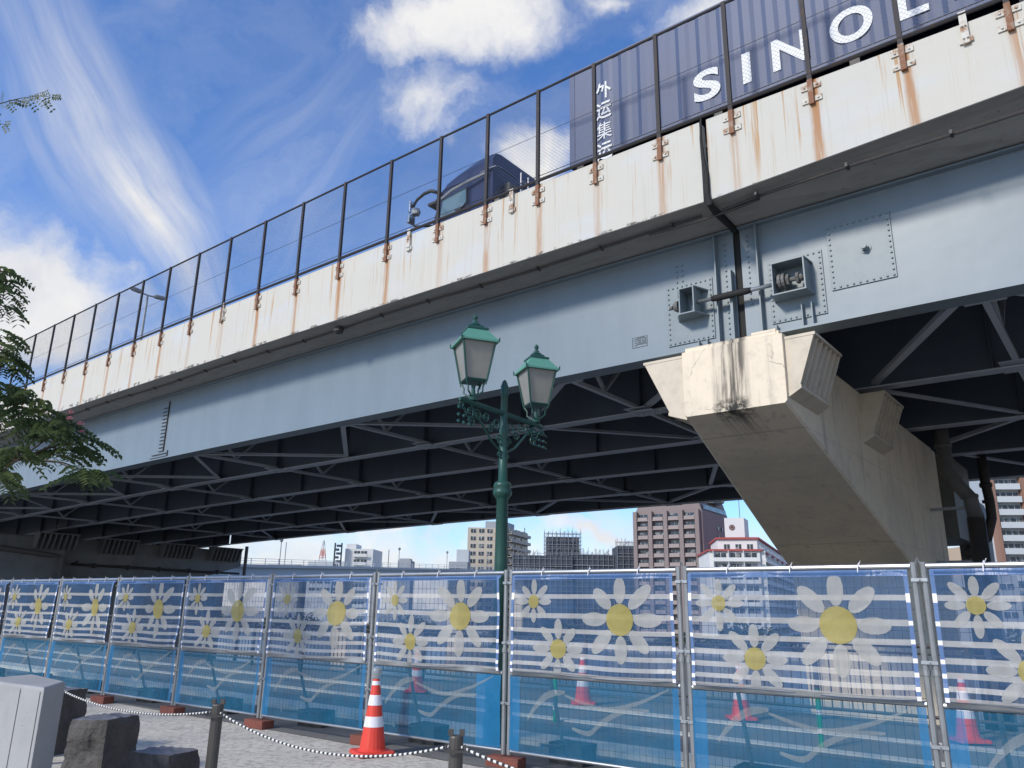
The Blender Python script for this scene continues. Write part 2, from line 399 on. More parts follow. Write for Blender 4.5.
def paving_mat():
    m = MT('paving', (.64, .59, .50), .95); p = m.pos(); s, w, z = m.bridge()
    n = m.noise(p, .9, 8, .65); m.mix(m.ramp(n, .4, .72, 0, .6), (.38, .355, .31))
    n = m.noise(p, 14, 8, .75); m.mix(m.ramp(n, .46, .62, 0, .75), (.27, .255, .225))
    n = m.noise(p, 70, 4, .7); m.mix(m.ramp(n, .55, .7, 0, .5), (.55, .53, .50))
    st = m.noise(p, 1.7, 3, .5); m.mix(m.ramp(st, .66, .74, 0, .5), (.20, .195, .18))
    m.bump(m.noise(p, 45, 7, .7), .6, .02); M['paving'] = m.mat
    m = MT('asphalt_strip', (.17, .168, .16), .95); p = m.pos(); n = m.noise(p, 1.4, 8, .65); m.mix(m.ramp(n, .4, .7, 0, .5), (.12, .118, .112))
    n = m.noise(p, 60, 5, .7); m.mix(m.ramp(n, .5, .7, 0, .5), (.26, .255, .245)); m.bump(m.noise(p, 60, 6, .7), .6, .02); M['asphalt_strip'] = m.mat
    simple('kerb_stone', (.66, .65, .58), .85, 0, .4, (.36, .35, .32), 3)
    simple('promenade', (.19, .19, .185), .9, 0, .5, (.15, .15, .15), 1.5)
paving_mat()
def water_mat():
    m = MT('water', (.125, .12, .105), .16); m.b.inputs['IOR'].default_value = 1.33
    p = m.pos(); mp = m.N('ShaderNodeMapping'); m.L(p, mp.inputs[0]); mp.inputs['Scale'].default_value = (.6, 1.0, 1)
    m.bump(m.noise(mp.outputs[0], 1.6, 8, .6), .55, .15); M['water'] = m.mat
water_mat()
simple('far_ground', (.30, .29, .27), .95, 0, .5, (.12, .13, .10), .05)
simple('revetment', (.30, .30, .29), .9, 0, .5, (.18, .18, .17), .3)
def leaf_mat(key, col, col2, tr=.35):
    m = MT(key, col, .55); n = m.noise(m.pos(), 2.6, 4, .6); m.mix(m.ramp(n, .35, .65), col2)
    nt = m.nt; t = m.N('ShaderNodeBsdfTranslucent'); m.L(m.col, t.inputs[0]); mx = m.N('ShaderNodeMixShader'); mx.inputs[0].default_value = tr
    o = nt.nodes['Material Output']; m.L(m.b.outputs[0], mx.inputs[1]); m.L(t.outputs[0], mx.inputs[2]); m.L(mx.outputs[0], o.inputs[0]); M[key] = m.mat
leaf_mat('silk_leaf', (.065, .11, .045), (.12, .16, .06), .45)
leaf_mat('fine_leaf', (.06, .10, .035), (.12, .15, .06), .45)
leaf_mat('hedge_leaf', (.035, .06, .03), (.06, .09, .04), .2)
simple('bark', (.10, .08, .06), .9, 0, .5, (.05, .04, .03), 6, .5)
simple('blossom', (.62, .22, .26), .8, 0, .4, (.75, .45, .42), 12)

def sheer(key, col, alpha, trans=.4, vary=.1, crease=True, sheen=0):
    m = MT(key, col, .45); nt = m.nt; p = m.pos('object')
    n = m.noise(p, 2.2, 5, .6); m.b.inputs['Roughness'].default_value = .33; m.mix(m.ramp(n, .4, .75, 0, .35), tuple(min(1, c*1.5+.06) for c in col))
    t = m.N('ShaderNodeBsdfTranslucent'); m.L(m.col, t.inputs[0])
    d = m.N('ShaderNodeMixShader'); d.inputs[0].default_value = trans; m.L(m.b.outputs[0], d.inputs[1]); m.L(t.outputs[0], d.inputs[2])
    tp = m.N('ShaderNodeBsdfTransparent'); mx = m.N('ShaderNodeMixShader')
    # weave: denser and looser patches
    nn = m.noise(p, 5, 5, .6); m.L(m.ramp(nn, .3, .7, alpha-vary, alpha+vary), mx.inputs[0])
    m.L(tp.outputs[0], mx.inputs[1]); m.L(d.outputs[0], mx.inputs[2]); m.L(mx.outputs[0], nt.nodes['Material Output'].inputs[0])
    if crease:
        mp = m.N('ShaderNodeMapping'); m.L(p, mp.inputs[0]); mp.inputs['Scale'].default_value = (5, 1, .7)
        m.bump(m.noise(mp.outputs[0], 1.4, 4, .6), .5, .04)
    M[key] = m.mat
sheer('banner_blue', (.045, .13, .28), .53, .35, .12)
sheer('banner_white', (.64, .64, .63), .68, .4, .08)
sheer('petal', (.56, .55, .51), .72, .4, .05)
sheer('disc_yellow', (.46, .38, .10), .78, .3, .03)
sheer('hem_blue', (.14, .24, .46), .93, .3, .03)
sheer('net_blue', (.012, .20, .37), .52, .45, .08)
sheer('net_print', (.46, .50, .49), .36, .4, .1)
sheer('net_hem', (.02, .24, .50), .78, .4, .05)
sheer('net_green', (.03, .22, .18), .68, .4, .06)

# ------------------------------------------------------------------ ground, water, far bank
def slab(name, pts, z, mat, kind='structure', thick=0):
    mb = MB(); n = len(pts)
    if thick: mb.prism([(p[0], p[1]) for p in pts], [lambda a, b: (a, b, z-thick), lambda a, b: (a, b, z)])
    else: mb.add([(p[0], p[1], z) for p in pts])
    o = mb.build(name, mat); tag(o, kind=kind); return o
def sw(s, w): p = U*s+W*w; return (p.x, p.y)
def strip(s0, s1, w0, w1): return [sw(s1, w0), sw(s0, w0), sw(s0, w1), sw(s1, w1)]
slab('ground', strip(-90, 130, -60, 12.9), -.012, M['paving'])
slab('asphalt_path', strip(-90, 130, 6.25, 7.55), -.006, M['asphalt_strip'])
o = slab('kerb', strip(-90, 130, 7.62, 8.05), .05, M['kerb_stone'], thick=.1)
slab('promenade', strip(-90, 130, 8.05, 12.9), -.004, M['promenade'])
for w0, w1 in ((9.42, 9.62), (10.75, 11.0)): slab('promenade_edging', strip(-90, 130, w0, w1), .012, M['kerb_stone'], thick=.03)
mb = MB(); mb.grid([(*sw(s, w), z) for s in (-90, 130) for w, z in ((12.9, -.012), (13.0, -7.5))], [(0, 1, 3, 2)])
tag(mb.build('river_wall', M['revetment']), kind='structure')
slab('water', strip(-3000, 3000, 12.9, 170), -6.5, M['water'])
slab('terrain', strip(-4000, 4000, 150, 4500), -5.4, M['far_ground'])
mb = MB(); mb.grid([(*sw(s, w), z) for s in (-700, 1500) for w, z in ((150, -5.4), (146, -7))], [(0, 1, 3, 2)])
tag(mb.build('embankment', M['revetment']), kind='structure')

# ------------------------------------------------------------------ elevated road
ZB, ZP0, ZP1, ZD = 7.04, 9.82, 11.78, 10.95      # girder underside, parapet bottom / top, road level
WEB = 15.56
def srange(a, b, st=3.0):
    n = max(1, int(math.ceil((b-a)/st))); return [a+(b-a)*i/n for i in range(n+1)]
def sweep(mb, prof, a, b, m=0, st=3.0, caps=True):
    mb.prism(prof, [(lambda w, z, s=s: (s, w, z)) for s in srange(a, b, st)], m, caps)
def bolts(mb, pts, r=.022, d=.03, m=0):
    """bolt heads standing off a plate that faces the viewer side; pts (s,w,z)"""
    for s, w, z in pts:
        P = []
        for dd in (0, -d):
            for k in range(6):
                a = math.pi/3*k; P.append((s+r*math.cos(a), w+dd, z+r*math.sin(a)))
        mb.grid(P, [(0, 1, 7, 6), (1, 2, 8, 7), (2, 3, 9, 8), (3, 4, 10, 9), (4, 5, 11, 10), (5, 0, 6, 11), (6, 7, 8, 9, 10, 11)], m)

def road_span(a, b, gws, frames, braces, label, split=None):
    mid = (a+b)/2
    t = thing('elevated_road_span', label, 'road bridge', BF(mid, 27, ZB), 0, 'spans of the elevated road')
    # outer parapet
    def XR(s, w, z):                                       # the near span's edge beam gets shallower towards the viewer's right
        if b < 6 and s < 5.9 and z < 10.4 and w < 15.2: z += min(.9, (5.9-s)*.044)*max(0, min(1, (15.3-w)/.9))
        if b < 6 and s < 5.9 and z > 11.6: z -= min(.3, (5.9-s)*.016)
        return BF(s, w, z)
    mb = MB(XR); P = [(14.06, ZP0), (14.06, ZP1-.02), (14.08, ZP1), (14.34, ZP1), (14.36, ZD), (14.40, ZD), (14.40, ZP0-.03), (14.075, ZP0-.012)]
    segs = [(a, b, 0)] if split is None else [(a, split, 0), (split, b, 1)]
    for s0, s1, mi in segs: sweep(mb, P, s0, s1, mi, 2.0)
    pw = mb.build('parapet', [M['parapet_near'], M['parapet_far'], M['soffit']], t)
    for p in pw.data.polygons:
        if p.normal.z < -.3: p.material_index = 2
    mb = MB(BF); sweep(mb, [(40.0, ZD), (40.0, ZP1), (40.3, ZP1), (40.3, ZP0), (40.0, ZP0)], a, b); mb.build('parapet', M['pier'], t)
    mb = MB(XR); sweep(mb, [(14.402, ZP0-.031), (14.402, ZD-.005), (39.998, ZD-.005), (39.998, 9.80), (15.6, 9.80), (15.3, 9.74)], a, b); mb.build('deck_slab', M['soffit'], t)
    mb = MB(BF); sweep(mb, [(14.41, ZD-.003), (14.41, ZD+.002), (39.99, ZD+.002), (39.99, ZD-.003)], a, b); mb.build('road_surface', M['asphalt'], t)
    # main girder
    g = MB(BF); sweep(g, [(WEB-.012, ZB+.05), (WEB-.012, 9.76), (WEB+.012, 9.76), (WEB+.012, ZB+.05)], a, b)
    mg = g.build('main_girder', M['web_paint'], t)
    g = MB(BF); sweep(g, [(15.32, ZB), (15.32, ZB+.05), (15.84, ZB+.05), (15.84, ZB)], a, b); sweep(g, [(15.40, 9.70), (15.40, 9.739), (15.545, 9.739), (15.545, 9.70)], a, b); g.build('flange', M['web_paint'], mg)
    for w in gws:
        g = MB(BF); sweep(g, [(w-.01, ZB+.04), (w-.01, 9.79), (w+.01, 9.79), (w+.01, ZB+.04)], a, b)
        s = math.ceil(a/4.4)*4.4+2
        while s < b-.5:
            g.box((s-.012, w-.20, ZB+.04), (s+.012, w-.01, 9.79)); s += 4.4
        gi = g.build('inner_girder', M['inner_steel_shaded'], t)
        g = MB(BF); sweep(g, [(w-.21, ZB), (w-.21, ZB+.038), (w+.21, ZB+.038), (w+.21, ZB)], a, b)
        g.build('flange', M['steel_grey_lit'], gi)
        s = math.ceil(a/4.4)*4.4+2
        while s < b-.5:
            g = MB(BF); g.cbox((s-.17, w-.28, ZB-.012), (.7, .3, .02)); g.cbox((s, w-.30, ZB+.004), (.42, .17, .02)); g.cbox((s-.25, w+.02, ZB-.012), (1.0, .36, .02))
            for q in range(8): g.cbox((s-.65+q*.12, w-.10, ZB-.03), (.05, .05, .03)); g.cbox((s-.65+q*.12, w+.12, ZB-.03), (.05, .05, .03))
            s += 8.8; g.build('splice_plate', M['steel_grey_lit'], gi)
    allw = [WEB]+list(gws)
    for s in frames:
        g = MB(BF)
        for w0, w1 in zip(allw[:-1], allw[1:]):
            g.beam((s, w0+.1, ZB+.12), (s, w1-.1, ZB+.12), .13, .10); g.beam((s, w0+.05, 9.3), (s, w1-.05, 9.3), .12, .12)
            wm = (w0+w1)/2
            g.beam((s, w0+.1, 9.2), (s, wm, ZB+.2), .1, .08); g.beam((s, w1-.1, 9.2), (s, wm, ZB+.2), .1, .08)
            for ww in (w0+.3, w1-.3): g.cbox((s, ww, ZB+.065), (.7, .5, .012))
        g.build('cross_frame', M['steel_grey_lit'], t)
    for (s0, w0), (s1, w1) in braces:
        g = MB(BF); g.beam((s0, w0, ZB+.075), (s1, w1, ZB+.075), .17, .015); g.beam((s0+.08, w0, ZB+.13), (s1+.08, w1, ZB+.13), .015, .11)
        g.build('brace', M['steel_grey_lit'], t)
    return t

def zig(mains, w0, w1, mids):
    out = []
    for i, m0 in enumerate(mids):
        for c in mains:
            if abs(c-m0) < 5: out.append(((c, w0), (m0, w1)))
    return out
FR = [10.8, 19.5, 28.4, 37.2, 46.0, 54.8]; MI = [15.0, 23.8, 32.7, 41.6, 50.4]
GL = [19.8, 24.4, 28.9, 33.9, 38.5]
BL = zig(FR, 15.8, 19.6, MI) + zig(FR, 38.3, 34.1, MI) + [((14.6, 20.0), (11.2, 24.2)), ((12.6, 29.0), (15.0, 33.7)), ((7.0, 19.9), (10.6, 24.2)), ((6.6, 15.8), (10.6, 19.6))]
span_left = road_span(6.06, 61.2, GL, FR, BL, 'blue-grey steel bridge span left of the dark joint, with the ladder of rungs', split=12.9)
FRR = [1.5, -7.3, -16, -25]
BRR = [((1.9, 15.8), (4.6, 20.7)), ((1.1, 15.8), (-2.9, 20.7)), ((-6.9, 15.8), (-2.9, 20.7)), ((4.8, 21.2), (2.0, 26.2)), ((4.9, 30.0), (2.0, 26.7)), ((1.2, 26.7), (-2.8, 31.4)), ((1.2, 37.8), (-2.8, 31.8)), ((4.6, 31.8), (1.8, 37.8)), ((1.1, 26.2), (-2.9, 21.2))]
span_right = road_span(-34, 5.90, [20.9, 26.45, 31.6, 38.0], FRR, BRR, 'near blue-grey bridge span right of the dark joint, with a dome bolt on a plate')
span_far = road_span(61.4, 112, GL, [70, 79, 88, 97], [], 'farthest steel road bridge span, beyond the shaded pier at the left')

# soffit lamp, conduit with clamps
g = MB(BF); pts = [(s, 14.52+.05*math.sin(s*.7), 9.735) for s in srange(6.3, 60, 1.2)]; g.tube(pts, .030, 6)
for s in srange(7, 60, 1.9): g.cbox((s, 14.52+.05*math.sin(s*.7), 9.735), (.05, .16, .07))
g.build('conduit', M['dark_pipe'], span_left)
g = MB(BF); g.lathe([(.05, 0), (.14, -.04), (.16, -.16), (.09, -.22)], (18.35, 14.42, 9.77), 10); g.build('soffit_lamp', M['dark_pipe'], span_left)
g = MB(BF); pts = [(s, 14.30+(.15 if s > 3 else 0)*(s-3)/3+.03*math.sin(s), 9.735-.05*max(0, s-5)) for s in srange(-20, 5.8, 1.0)]; g.tube(pts, .032, 6)
for s in srange(-20, 5, 1.9): g.cbox((s, 14.30, 9.735), (.05, .18, .08))
g.build('conduit', M['dark_pipe'], span_right)
g = MB(BF); g.tube([(7.6, 14.5, 9.70), (6.9, 14.42, 9.62), (6.2, 14.40, 9.60), (5.6, 14.46, 9.66), (5.0, 14.45, 9.71)], .03, 6); g.build('loose_cable', M['dark_pipe'], span_left)
# joint seal hanging in the gap
g = MB(BF)
path = [(6.0, 14.02, 11.80), (6.02, 14.015, 11.3), (5.99, 14.0, 10.8), (5.93, 14.0, 10.35), (5.95, 14.0, 9.95), (5.92, 14.03, 9.72), (5.96, 14.4, 9.68), (5.98, 15.0, 9.70), (5.97, 15.5, 9.70)]
g.tube(path, [.025, .03, .045, .04, .06, .07, .07, .06, .06], 7)
g.box((5.90, 15.60, 7.1), (6.06, 15.62, 9.72))
g.build('joint_seal', M['black_rubber'], span_left)

# plates, brackets and the restrainer across the joint
def rim(s0, s1, z0, z1, w, st=.115, ins=.05):
    pts = []; n = int((s1-s0-2*ins)/st); k = int((z1-z0-2*ins)/st)
    for i in range(n+1):
        s = s0+ins+(s1-s0-2*ins)*i/n; pts += [(s, w, z0+ins), (s, w, z1-ins)]
    for i in range(1, k):
        z = z0+ins+(z1-z0-2*ins)*i/k; pts += [(s0+ins, w, z), (s1-ins, w, z)]
    return pts
def plate(par, s0, s1, z0, z1, th=.028):
    g = MB(BF); w = WEB-.012; g.box((s0, w-th, z0), (s1, w, z1)); bolts(g, rim(s0, s1, z0, z1, w-th))
    return g.build('bolted_plate', M['bracket_grey'], par, bevel=.004)
pA = plate(span_left, 6.60, 7.74, 7.30, 8.76); pB = plate(span_right, 4.18, 5.32, 7.33, 8.75); pC = plate(span_right, 2.82, 4.05, 7.78, 9.20)
g = MB(BF); w = WEB-.04
for r, d0, d1, n in ((.11, 0, .02, 20), (.075, .02, .10, 6), (.05, .10, .15, 12)):
    P = [(3.33+r*math.cos(2*math.pi*k/n), w-dd, 8.52+r*math.sin(2*math.pi*k/n)) for dd in (d0, d1) for k in range(n)]
    g.grid(P, [(k, (k+1) % n, n+(k+1) % n, n+k) for k in range(n)]+[tuple(range(n, 2*n))])
g.build('anchor_bolt', M['bracket_grey'], span_right)
def bracket(par, s0, s1, z0, z1, dirn):
    g = MB(BF); w0 = WEB-.04; D = .44
    for z in (z0, z1):                                     # tapering top and bottom plates
        a, b = (s0, s1) if dirn > 0 else (s1, s0)
        poly = [(s0-(.04 if dirn < 0 else .16), w0), (s1+(.10 if dirn < 0 else .22), w0), (s1, w0-D), (s0, w0-D)]
        g.prism(poly, [lambda p, q, z=z: (p, q, z-.014), lambda p, q, z=z: (p, q, z+.014)])
    for s in (s0+.02, s1-.02): g.box((s-.014, w0-D+.003, z0+.0145), (s+.014, w0-.001, z1-.0145))
    return g.build('restrainer_bracket', M['bracket_grey'], par)
bA = bracket(span_left, 6.86, 7.24, 7.86, 8.46, 1); bB = bracket(span_right, 4.42, 5.12, 7.80, 8.50, -1)
g = MB(BF)
for cs, r, n in ((4.98, .17, 14), (4.90, .17, 14), (4.82, .13, 6), (4.62, .12, 6), (4.55, .08, 10)):
    P = [(cs+ds, WEB-.30+r*math.cos(2*math.pi*k/n), 8.12+r*math.sin(2*math.pi*k/n)) for ds in (.03, -.03) for k in range(n)]
    g.grid(P, [(k, (k+1) % n, n+(k+1) % n, n+k) for k in range(n)]+[tuple(range(n, 2*n)), tuple(reversed(range(n)))])
g.tube([(5.1, WEB-.30, 8.12), (4.5, WEB-.30, 8.12)], .05, 8)
g.build('anchor_nut', M['drain_grey'], bB)
g = MB(BF)
for cs, r, n in ((7.34, .13, 14), (7.40, .10, 6), (7.5, .05, 8)):
    P = [(cs+ds, WEB-.30+r*math.cos(2*math.pi*k/n), 8.12+r*math.sin(2*math.pi*k/n)) for ds in (.03, -.03) for k in range(n)]
    g.grid(P, [(k, (k+1) % n, n+(k+1) % n, n+k) for k in range(n)]+[tuple(range(n, 2*n)), tuple(reversed(range(n)))])
g.build('anchor_nut', M['drain_grey'], bA)
g = MB(BF); g.tube([(6.88, WEB-.30, 8.12), (5.08, WEB-.30, 8.10)], .045, 10); g.build('restrainer_rod', M['galv'], span_left, smooth=True)
g = MB(BF); g.tube([(6.52, WEB-.30, 8.115), (6.40, WEB-.30, 8.11), (5.75, WEB-.30, 8.105), (5.62, WEB-.30, 8.10)], [.065, .075, .075, .06], 10); g.build('rubber_sleeve', M['black_rubber'], span_left, smooth=True)
for par, ss in ((span_left, (6.45, 6.12)), (span_right, (5.49,))):
    for s in ss:
        g = MB(BF)
        if s == 6.12: g.box((s-.03, WEB-.20, 7.10), (s+.03, WEB-.013, 8.75))
        else: g.box((s-.014, WEB-.19, 7.10), (s+.014, WEB-.013, 9.69))
        g.build('stiffener', M['bracket_grey'], par)
for q in [(6.27, WEB-.012, z) for z in [7.2+.125*i for i in range(19)]]+[(7.33+.14*a, WEB-.012, 8.85+.13*b) for a in (0, 1) for b in range(4)]: g = MB(BF); bolts(g, [q]); g.build('bolt', M['bracket_grey'], span_left)
for i in range(14): g = MB(BF); bolts(g, [(5.74, WEB-.012, 7.9+.125*i)]); g.build('bolt', M['bracket_grey'], span_right)
for par, ss in ((span_left, (6.75, 6.95)), (span_right, (4.45, 4.65, 5.2))):
    for s in ss:
        g = MB(BF); g.box((s-.012, WEB-.16, 7.095), (s+.012, WEB-.045, 7.62 if s < 5 else 7.26)); g.build('stiffener', M['bracket_grey'], par)
# inspection plate with small print, and the painted ladder marks
g = MB(BF); w = WEB-.013; s0, s1, z0, z1 = 8.30, 8.70, 7.46, 7.72
g.box((s0, w-.004, z0), (s1, w, z1)); ip = g.build('inspection_plate', M['web_paint'], span_left)
g = MB(BF)
for zz in (z0+.005, z0+.06, z0+.11, z0+.16, z0+.21, z1-.005): g.box((s0, w-.006, zz-.004), (s1, w-.0041, zz+.004))
for q in (s0+.004, s1-.004, s0+.3): g.box((q-.004, w-.007, z0), (q+.004, w-.0061, z1))
for r_ in range(4):
    for c in range(9):
        if random.random() < .7: g.box((s0+.03+c*.028, w-.0065, z0+.072+r_*.05), (s0+.03+c*.028+.016, w-.0042, z0+.095+r_*.05))
g.build('printing', M['black_rubber'], ip)
g = MB(BF)
for i in range(13): g.box((30.25+.004*i, WEB-.05, 7.42+.15*i), (30.62+.004*i, WEB-.02, 7.445+.15*i))
g.box((30.22, WEB-.06, 7.42), (30.26, WEB-.012, 9.5)); g.box((29.9, WEB-.05, 7.30), (31.1, WEB-.02, 7.33)); g.box((29.9, WEB-.05, 7.18), (31.2, WEB-.02, 7.21)); g.box((29.88, WEB-.05, 7.18), (29.92, WEB-.02, 7.42))
g.build('ladder_rungs', M['dark_pipe'], span_left)

# ------------------------------------------------------------------ roadside screen fence on the parapet
postS_left = [41.6-2.138*k for k in range(-10, 13)] + [13.88]
postS_right = [12.13, 10.42, 8.71, 7.01, 5.32, 3.66, 1.98, .28, -1.42, -3.12, -4.82, -6.52, -8.22]
posts = postS_left+postS_right
scr = thing('screen_fence', 'dark chain-link screen fence with rusty-footed posts along the top of the white parapet', 'fence', BF(20, 14.06, ZP1))
FT = 14.49
for s in posts:
    g = MB(BF); g.box((s-.045, 13.985, ZP1-.06), (s+.045, 14.055, FT+.03)); p = g.build('post', M['fence_post'], scr)
    g = MB(BF); g.box((s-.05, 13.980, ZP1-.62), (s+.05, 14.056, ZP1-.062)); g.build('post_foot', M['post_foot'], p)
    for zz in (ZP1-.20, ZP1-.50):
        for d in (-1, 1):
            g = MB(BF); c = s+d*.125; g.box((c-.07, 14.03, zz-.06), (c+.07, 14.058, zz+.06)); bolts(g, [(c, 14.0305, zz)], .022, .025); g.build('ear_plate', M['ear_plate'], p)
for s in (15.0, 24.45, 35.2, 11.25, .95-1.9+1.9):
    g = MB(BF); g.box((s-.06, 13.99, ZP1-.55), (s+.06, 14.057, ZP1+.12)); bolts(g, [(s-.025, 13.99, ZP1-.2), (s+.025, 13.99, ZP1-.2), (s-.03, 13.99, ZP1-.45), (s+.03, 13.99, ZP1-.45)], .018, .03)
    g.box((s-.11, 14.02, ZP1-.52), (s+.11, 14.057, ZP1-.42)); g.build('stub_post', M['ear_plate'], scr)
def rail(z, r, w, name, a=-8.3, b=63):
    g = MB(BF); g.tube([(s, w, z) for s in srange(a, b, 2)], r, 6); g.build(name, M['fence_post'], scr)
rail(FT-.01, .032, 14.02, 'top_rail'); rail(ZP1+.07, .042, 14.02, 'bottom_rail'); rail(ZP1+.20, .009, 14.03, 'tension_wire'); rail(ZP1+1.4, .006, 14.03, 'tension_wire')
def chain(s0, s1):
    g = MB(BF); z0, z1 = ZP1+.05, FT; H = z1-z0; L = s0-s1; pitch = .10; r = .0021
    def wire(a, b):
        (sa, za), (sb, zb) = a, b; dx, dz = sb-sa, zb-za; ln = math.hypot(dx, dz)
        if ln < .03: return
        nx, nz = -dz/ln*r, dx/ln*r
        P = [(sa+nx, 14.02, za+nz), (sa-nx, 14.02, za-nz), (sa, 14.02+r*1.6, za), (sb+nx, 14.02, zb+nz), (sb-nx, 14.02, zb-nz), (sb, 14.02+r*1.6, zb)]
        g.grid(P, [(0, 1, 4, 3), (1, 2, 5, 4), (2, 0, 3, 5)])
    c = -H
    while c < L:
        a0 = max(0, c); b0 = min(L, c+H)
        if b0 > a0:
            wire((s1+a0, z0+a0-c), (s1+b0, z0+b0-c)); wire((s1+a0, z1-(a0-c)), (s1+b0, z1-(b0-c)))
        c += pitch
    g.build('chain_link_mesh', M['chain_wire'], scr)
for a, b in zip(posts[:-1], posts[1:]): chain(a, b)

# ------------------------------------------------------------------ piers
def near_pier():
    t = thing('concrete_pier', 'cracked cream concrete pier head with flared bearing seats under the bridge joint', 'bridge pier', BF(6, 27, -7), 0, 'concrete piers under the elevated road')
    g = MB(BF); top = 6.80
    def zlow(w): return 5.38-.285*(w-14.7) if w < 24.2 else 5.38-.285*9.5-(w-24.2)*6
    def sl(w): return 7.03+.137*max(0, min(w, 24)-14.7)
    ws = [14.7, 16, 18, 20, 22, 24.2, 25.8]
    sec = []
    for w in ws:
        zl = max(-7.5, zlow(w)); c = .05
        sec.append([(sl(w)-c, w, zl), (4.87+c, w, zl), (4.87, w, zl+c), (4.87, w, top), (sl(w), w, top), (sl(w), w, zl+c)])
    for w in (27.5, 29.3, 30.3):                             # rounded end of the column
        e = {27.5: 0, 29.3: .03, 30.3: .45}[w]
        sec.append([(sl(w)-e-.05, w, -7.5), (4.87+e+.05, w, -7.5), (4.87+e, w, -7.4), (4.87+e, w, top), (sl(w)-e, w, top), (sl(w)-e, w, -7.4)])
    P = [p for s_ in sec for p in s_]; F = []
    for i in range(len(sec)-1):
        for k in range(6): j = (k+1) % 6; F.append((i*6+k, i*6+j, (i+1)*6+j, (i+1)*6+k))
    F += [tuple(range(6)), tuple(reversed(range((len(sec)-1)*6, len(sec)*6)))]
    g.grid(P, F); g.build('pier_body', M['pier'], t)
    g = MB(BF); g.box((4.95, 14.76, top), (6.98, 29, top+.10)); g.box((5.0, 14.74, top+.02), (5.5, 15.3, top+.14)); g.build('pier_cap', M['pier'], t)
    g = MB(BF)
    for s in (5.35, 6.55):
        for w in (15.58, 20.3, 25): g.box((s-.22, w-.22, top+.101), (s+.22, w+.22, ZB-.002))
    g.build('bearing', M['galv_dull'], t)
    # flared seats: solid on the front, ribbed on the outer side
    def seat(w0, w1, sgn, sface, over, zt=6.74, zb=5.72):
        g = MB(BF); so, si = sface+sgn*over, sface+sgn*over*.42
        e = .05
        g.box((min(sface, so+sgn*.03), w0, zt-.06), (max(sface, so+sgn*.03), w1, zt))              # top plate
        P = [(sface, zt-.061), (so, zt-.061), (si, zb), (sface, zb)]
        for wa, wb in ((w0+.01, w0+.09), (w1-.09, w1-.01)): g.prism(P, [lambda a, b, q=wa: (a, q, b), lambda a, b, q=wb: (a, q, b)])
        core = [(sface, zt-.062), (so-sgn*.34, zt-.062), (si-sgn*.20, zb+.05), (sface, zb+.05)]
        g.prism(core, [lambda a, b: (a, w0+.092, b), lambda a, b: (a, w1-.092, b)])
        n = 6
        for k in range(1, n):
            q = w0+(w1-w0)*k/n; g.prism(P, [lambda a, b, q=q: (a, q-.03, b), lambda a, b, q=q: (a, q+.03, b)])
        P2 = [(sface, zb), (si+sgn*.02, zb), (si+sgn*.02, zb-.07), (sface, zb-.22)]
        g.prism(P2, [lambda a, b: (a, w0, b), lambda a, b: (a, w1, b)])
        g.build('bearing_seat', M['seat_concrete'], t)
    seat(14.78, 16.55, -1, 4.868, .58); seat(20.0, 21.9, -1, 4.868, .60)
    seat(14.80, 16.3, 1, 7.03, .96, 6.78, 5.56); seat(19.0, 20.6, 1, 7.62, .9); seat(23.6, 25.2, 1, 8.2, .9)
    g = MB(BF); g.tube([(4.30, 27.2, 7.3), (4.28, 27.2, 6.2), (4.27, 27, 5.8), (4.0, 27, 5.3), (3.72, 27, 4.9), (3.66, 27, 4.3)], .21, 12)
    for s, w, z in ((4.29, 27.2, 6.6), (4.1, 27, 5.5), (3.75, 27, 4.95)): g.lathe([(.24, -.06), (.26, 0), (.24, .06)], (s, w, z), 12)
    g.build('drain_pipe', M['drain_grey'], t, smooth=True)
    g = MB(BF); g.tube([(3.66, 27, 4.3), (3.67, 27, -7)], .24, 12); g.build('drain_pipe', M['dark_pipe'], t, smooth=True)
    g = MB(BF); g.tube([(4.01, 33, 7.2), (4.0, 33, 6.2), (3.95, 33, 5.5), (3.97, 33, 4.9), (4.2, 33, 4.2), (4.7, 33, 3.85), (5.0, 33, 3.6)], .17, 10)
    g.lathe([(.2, -.08), (.22, 0), (.2, .08)], (4.0, 33, 6.1), 10); g.lathe([(.2, -.05), (.2, .05)], (4.0, 33, 5.5), 10); g.build('drain_pipe', M['dark_pipe'], t, smooth=True)
    g = MB(BF); P = [(5.2, 33.6, -7), (4.4, 33.6, -7), (4.25, 33.6, 5.0), (4.35, 33.6, 5.55), (4.9, 33.6, 5.3), (5.2, 33.6, 4)]
    g.prism([(p[0], p[2]) for p in P], [lambda a, b: (a, 33.5, b), lambda a, b: (a, 34.6, b)]); g.box((4.6, 30, 4.0), (6.6, 33.6, 6.8)); g.build('pipe_casing', M['drain_grey'], t)
    for z in (3.0, 4.6, 2.2):
        g = MB(BF); g.box((3.7, 27.1, z), (4.9, 27.25, z+.08)); g.build('pipe_clamp', M['galv_dull'], t)
near_pier()
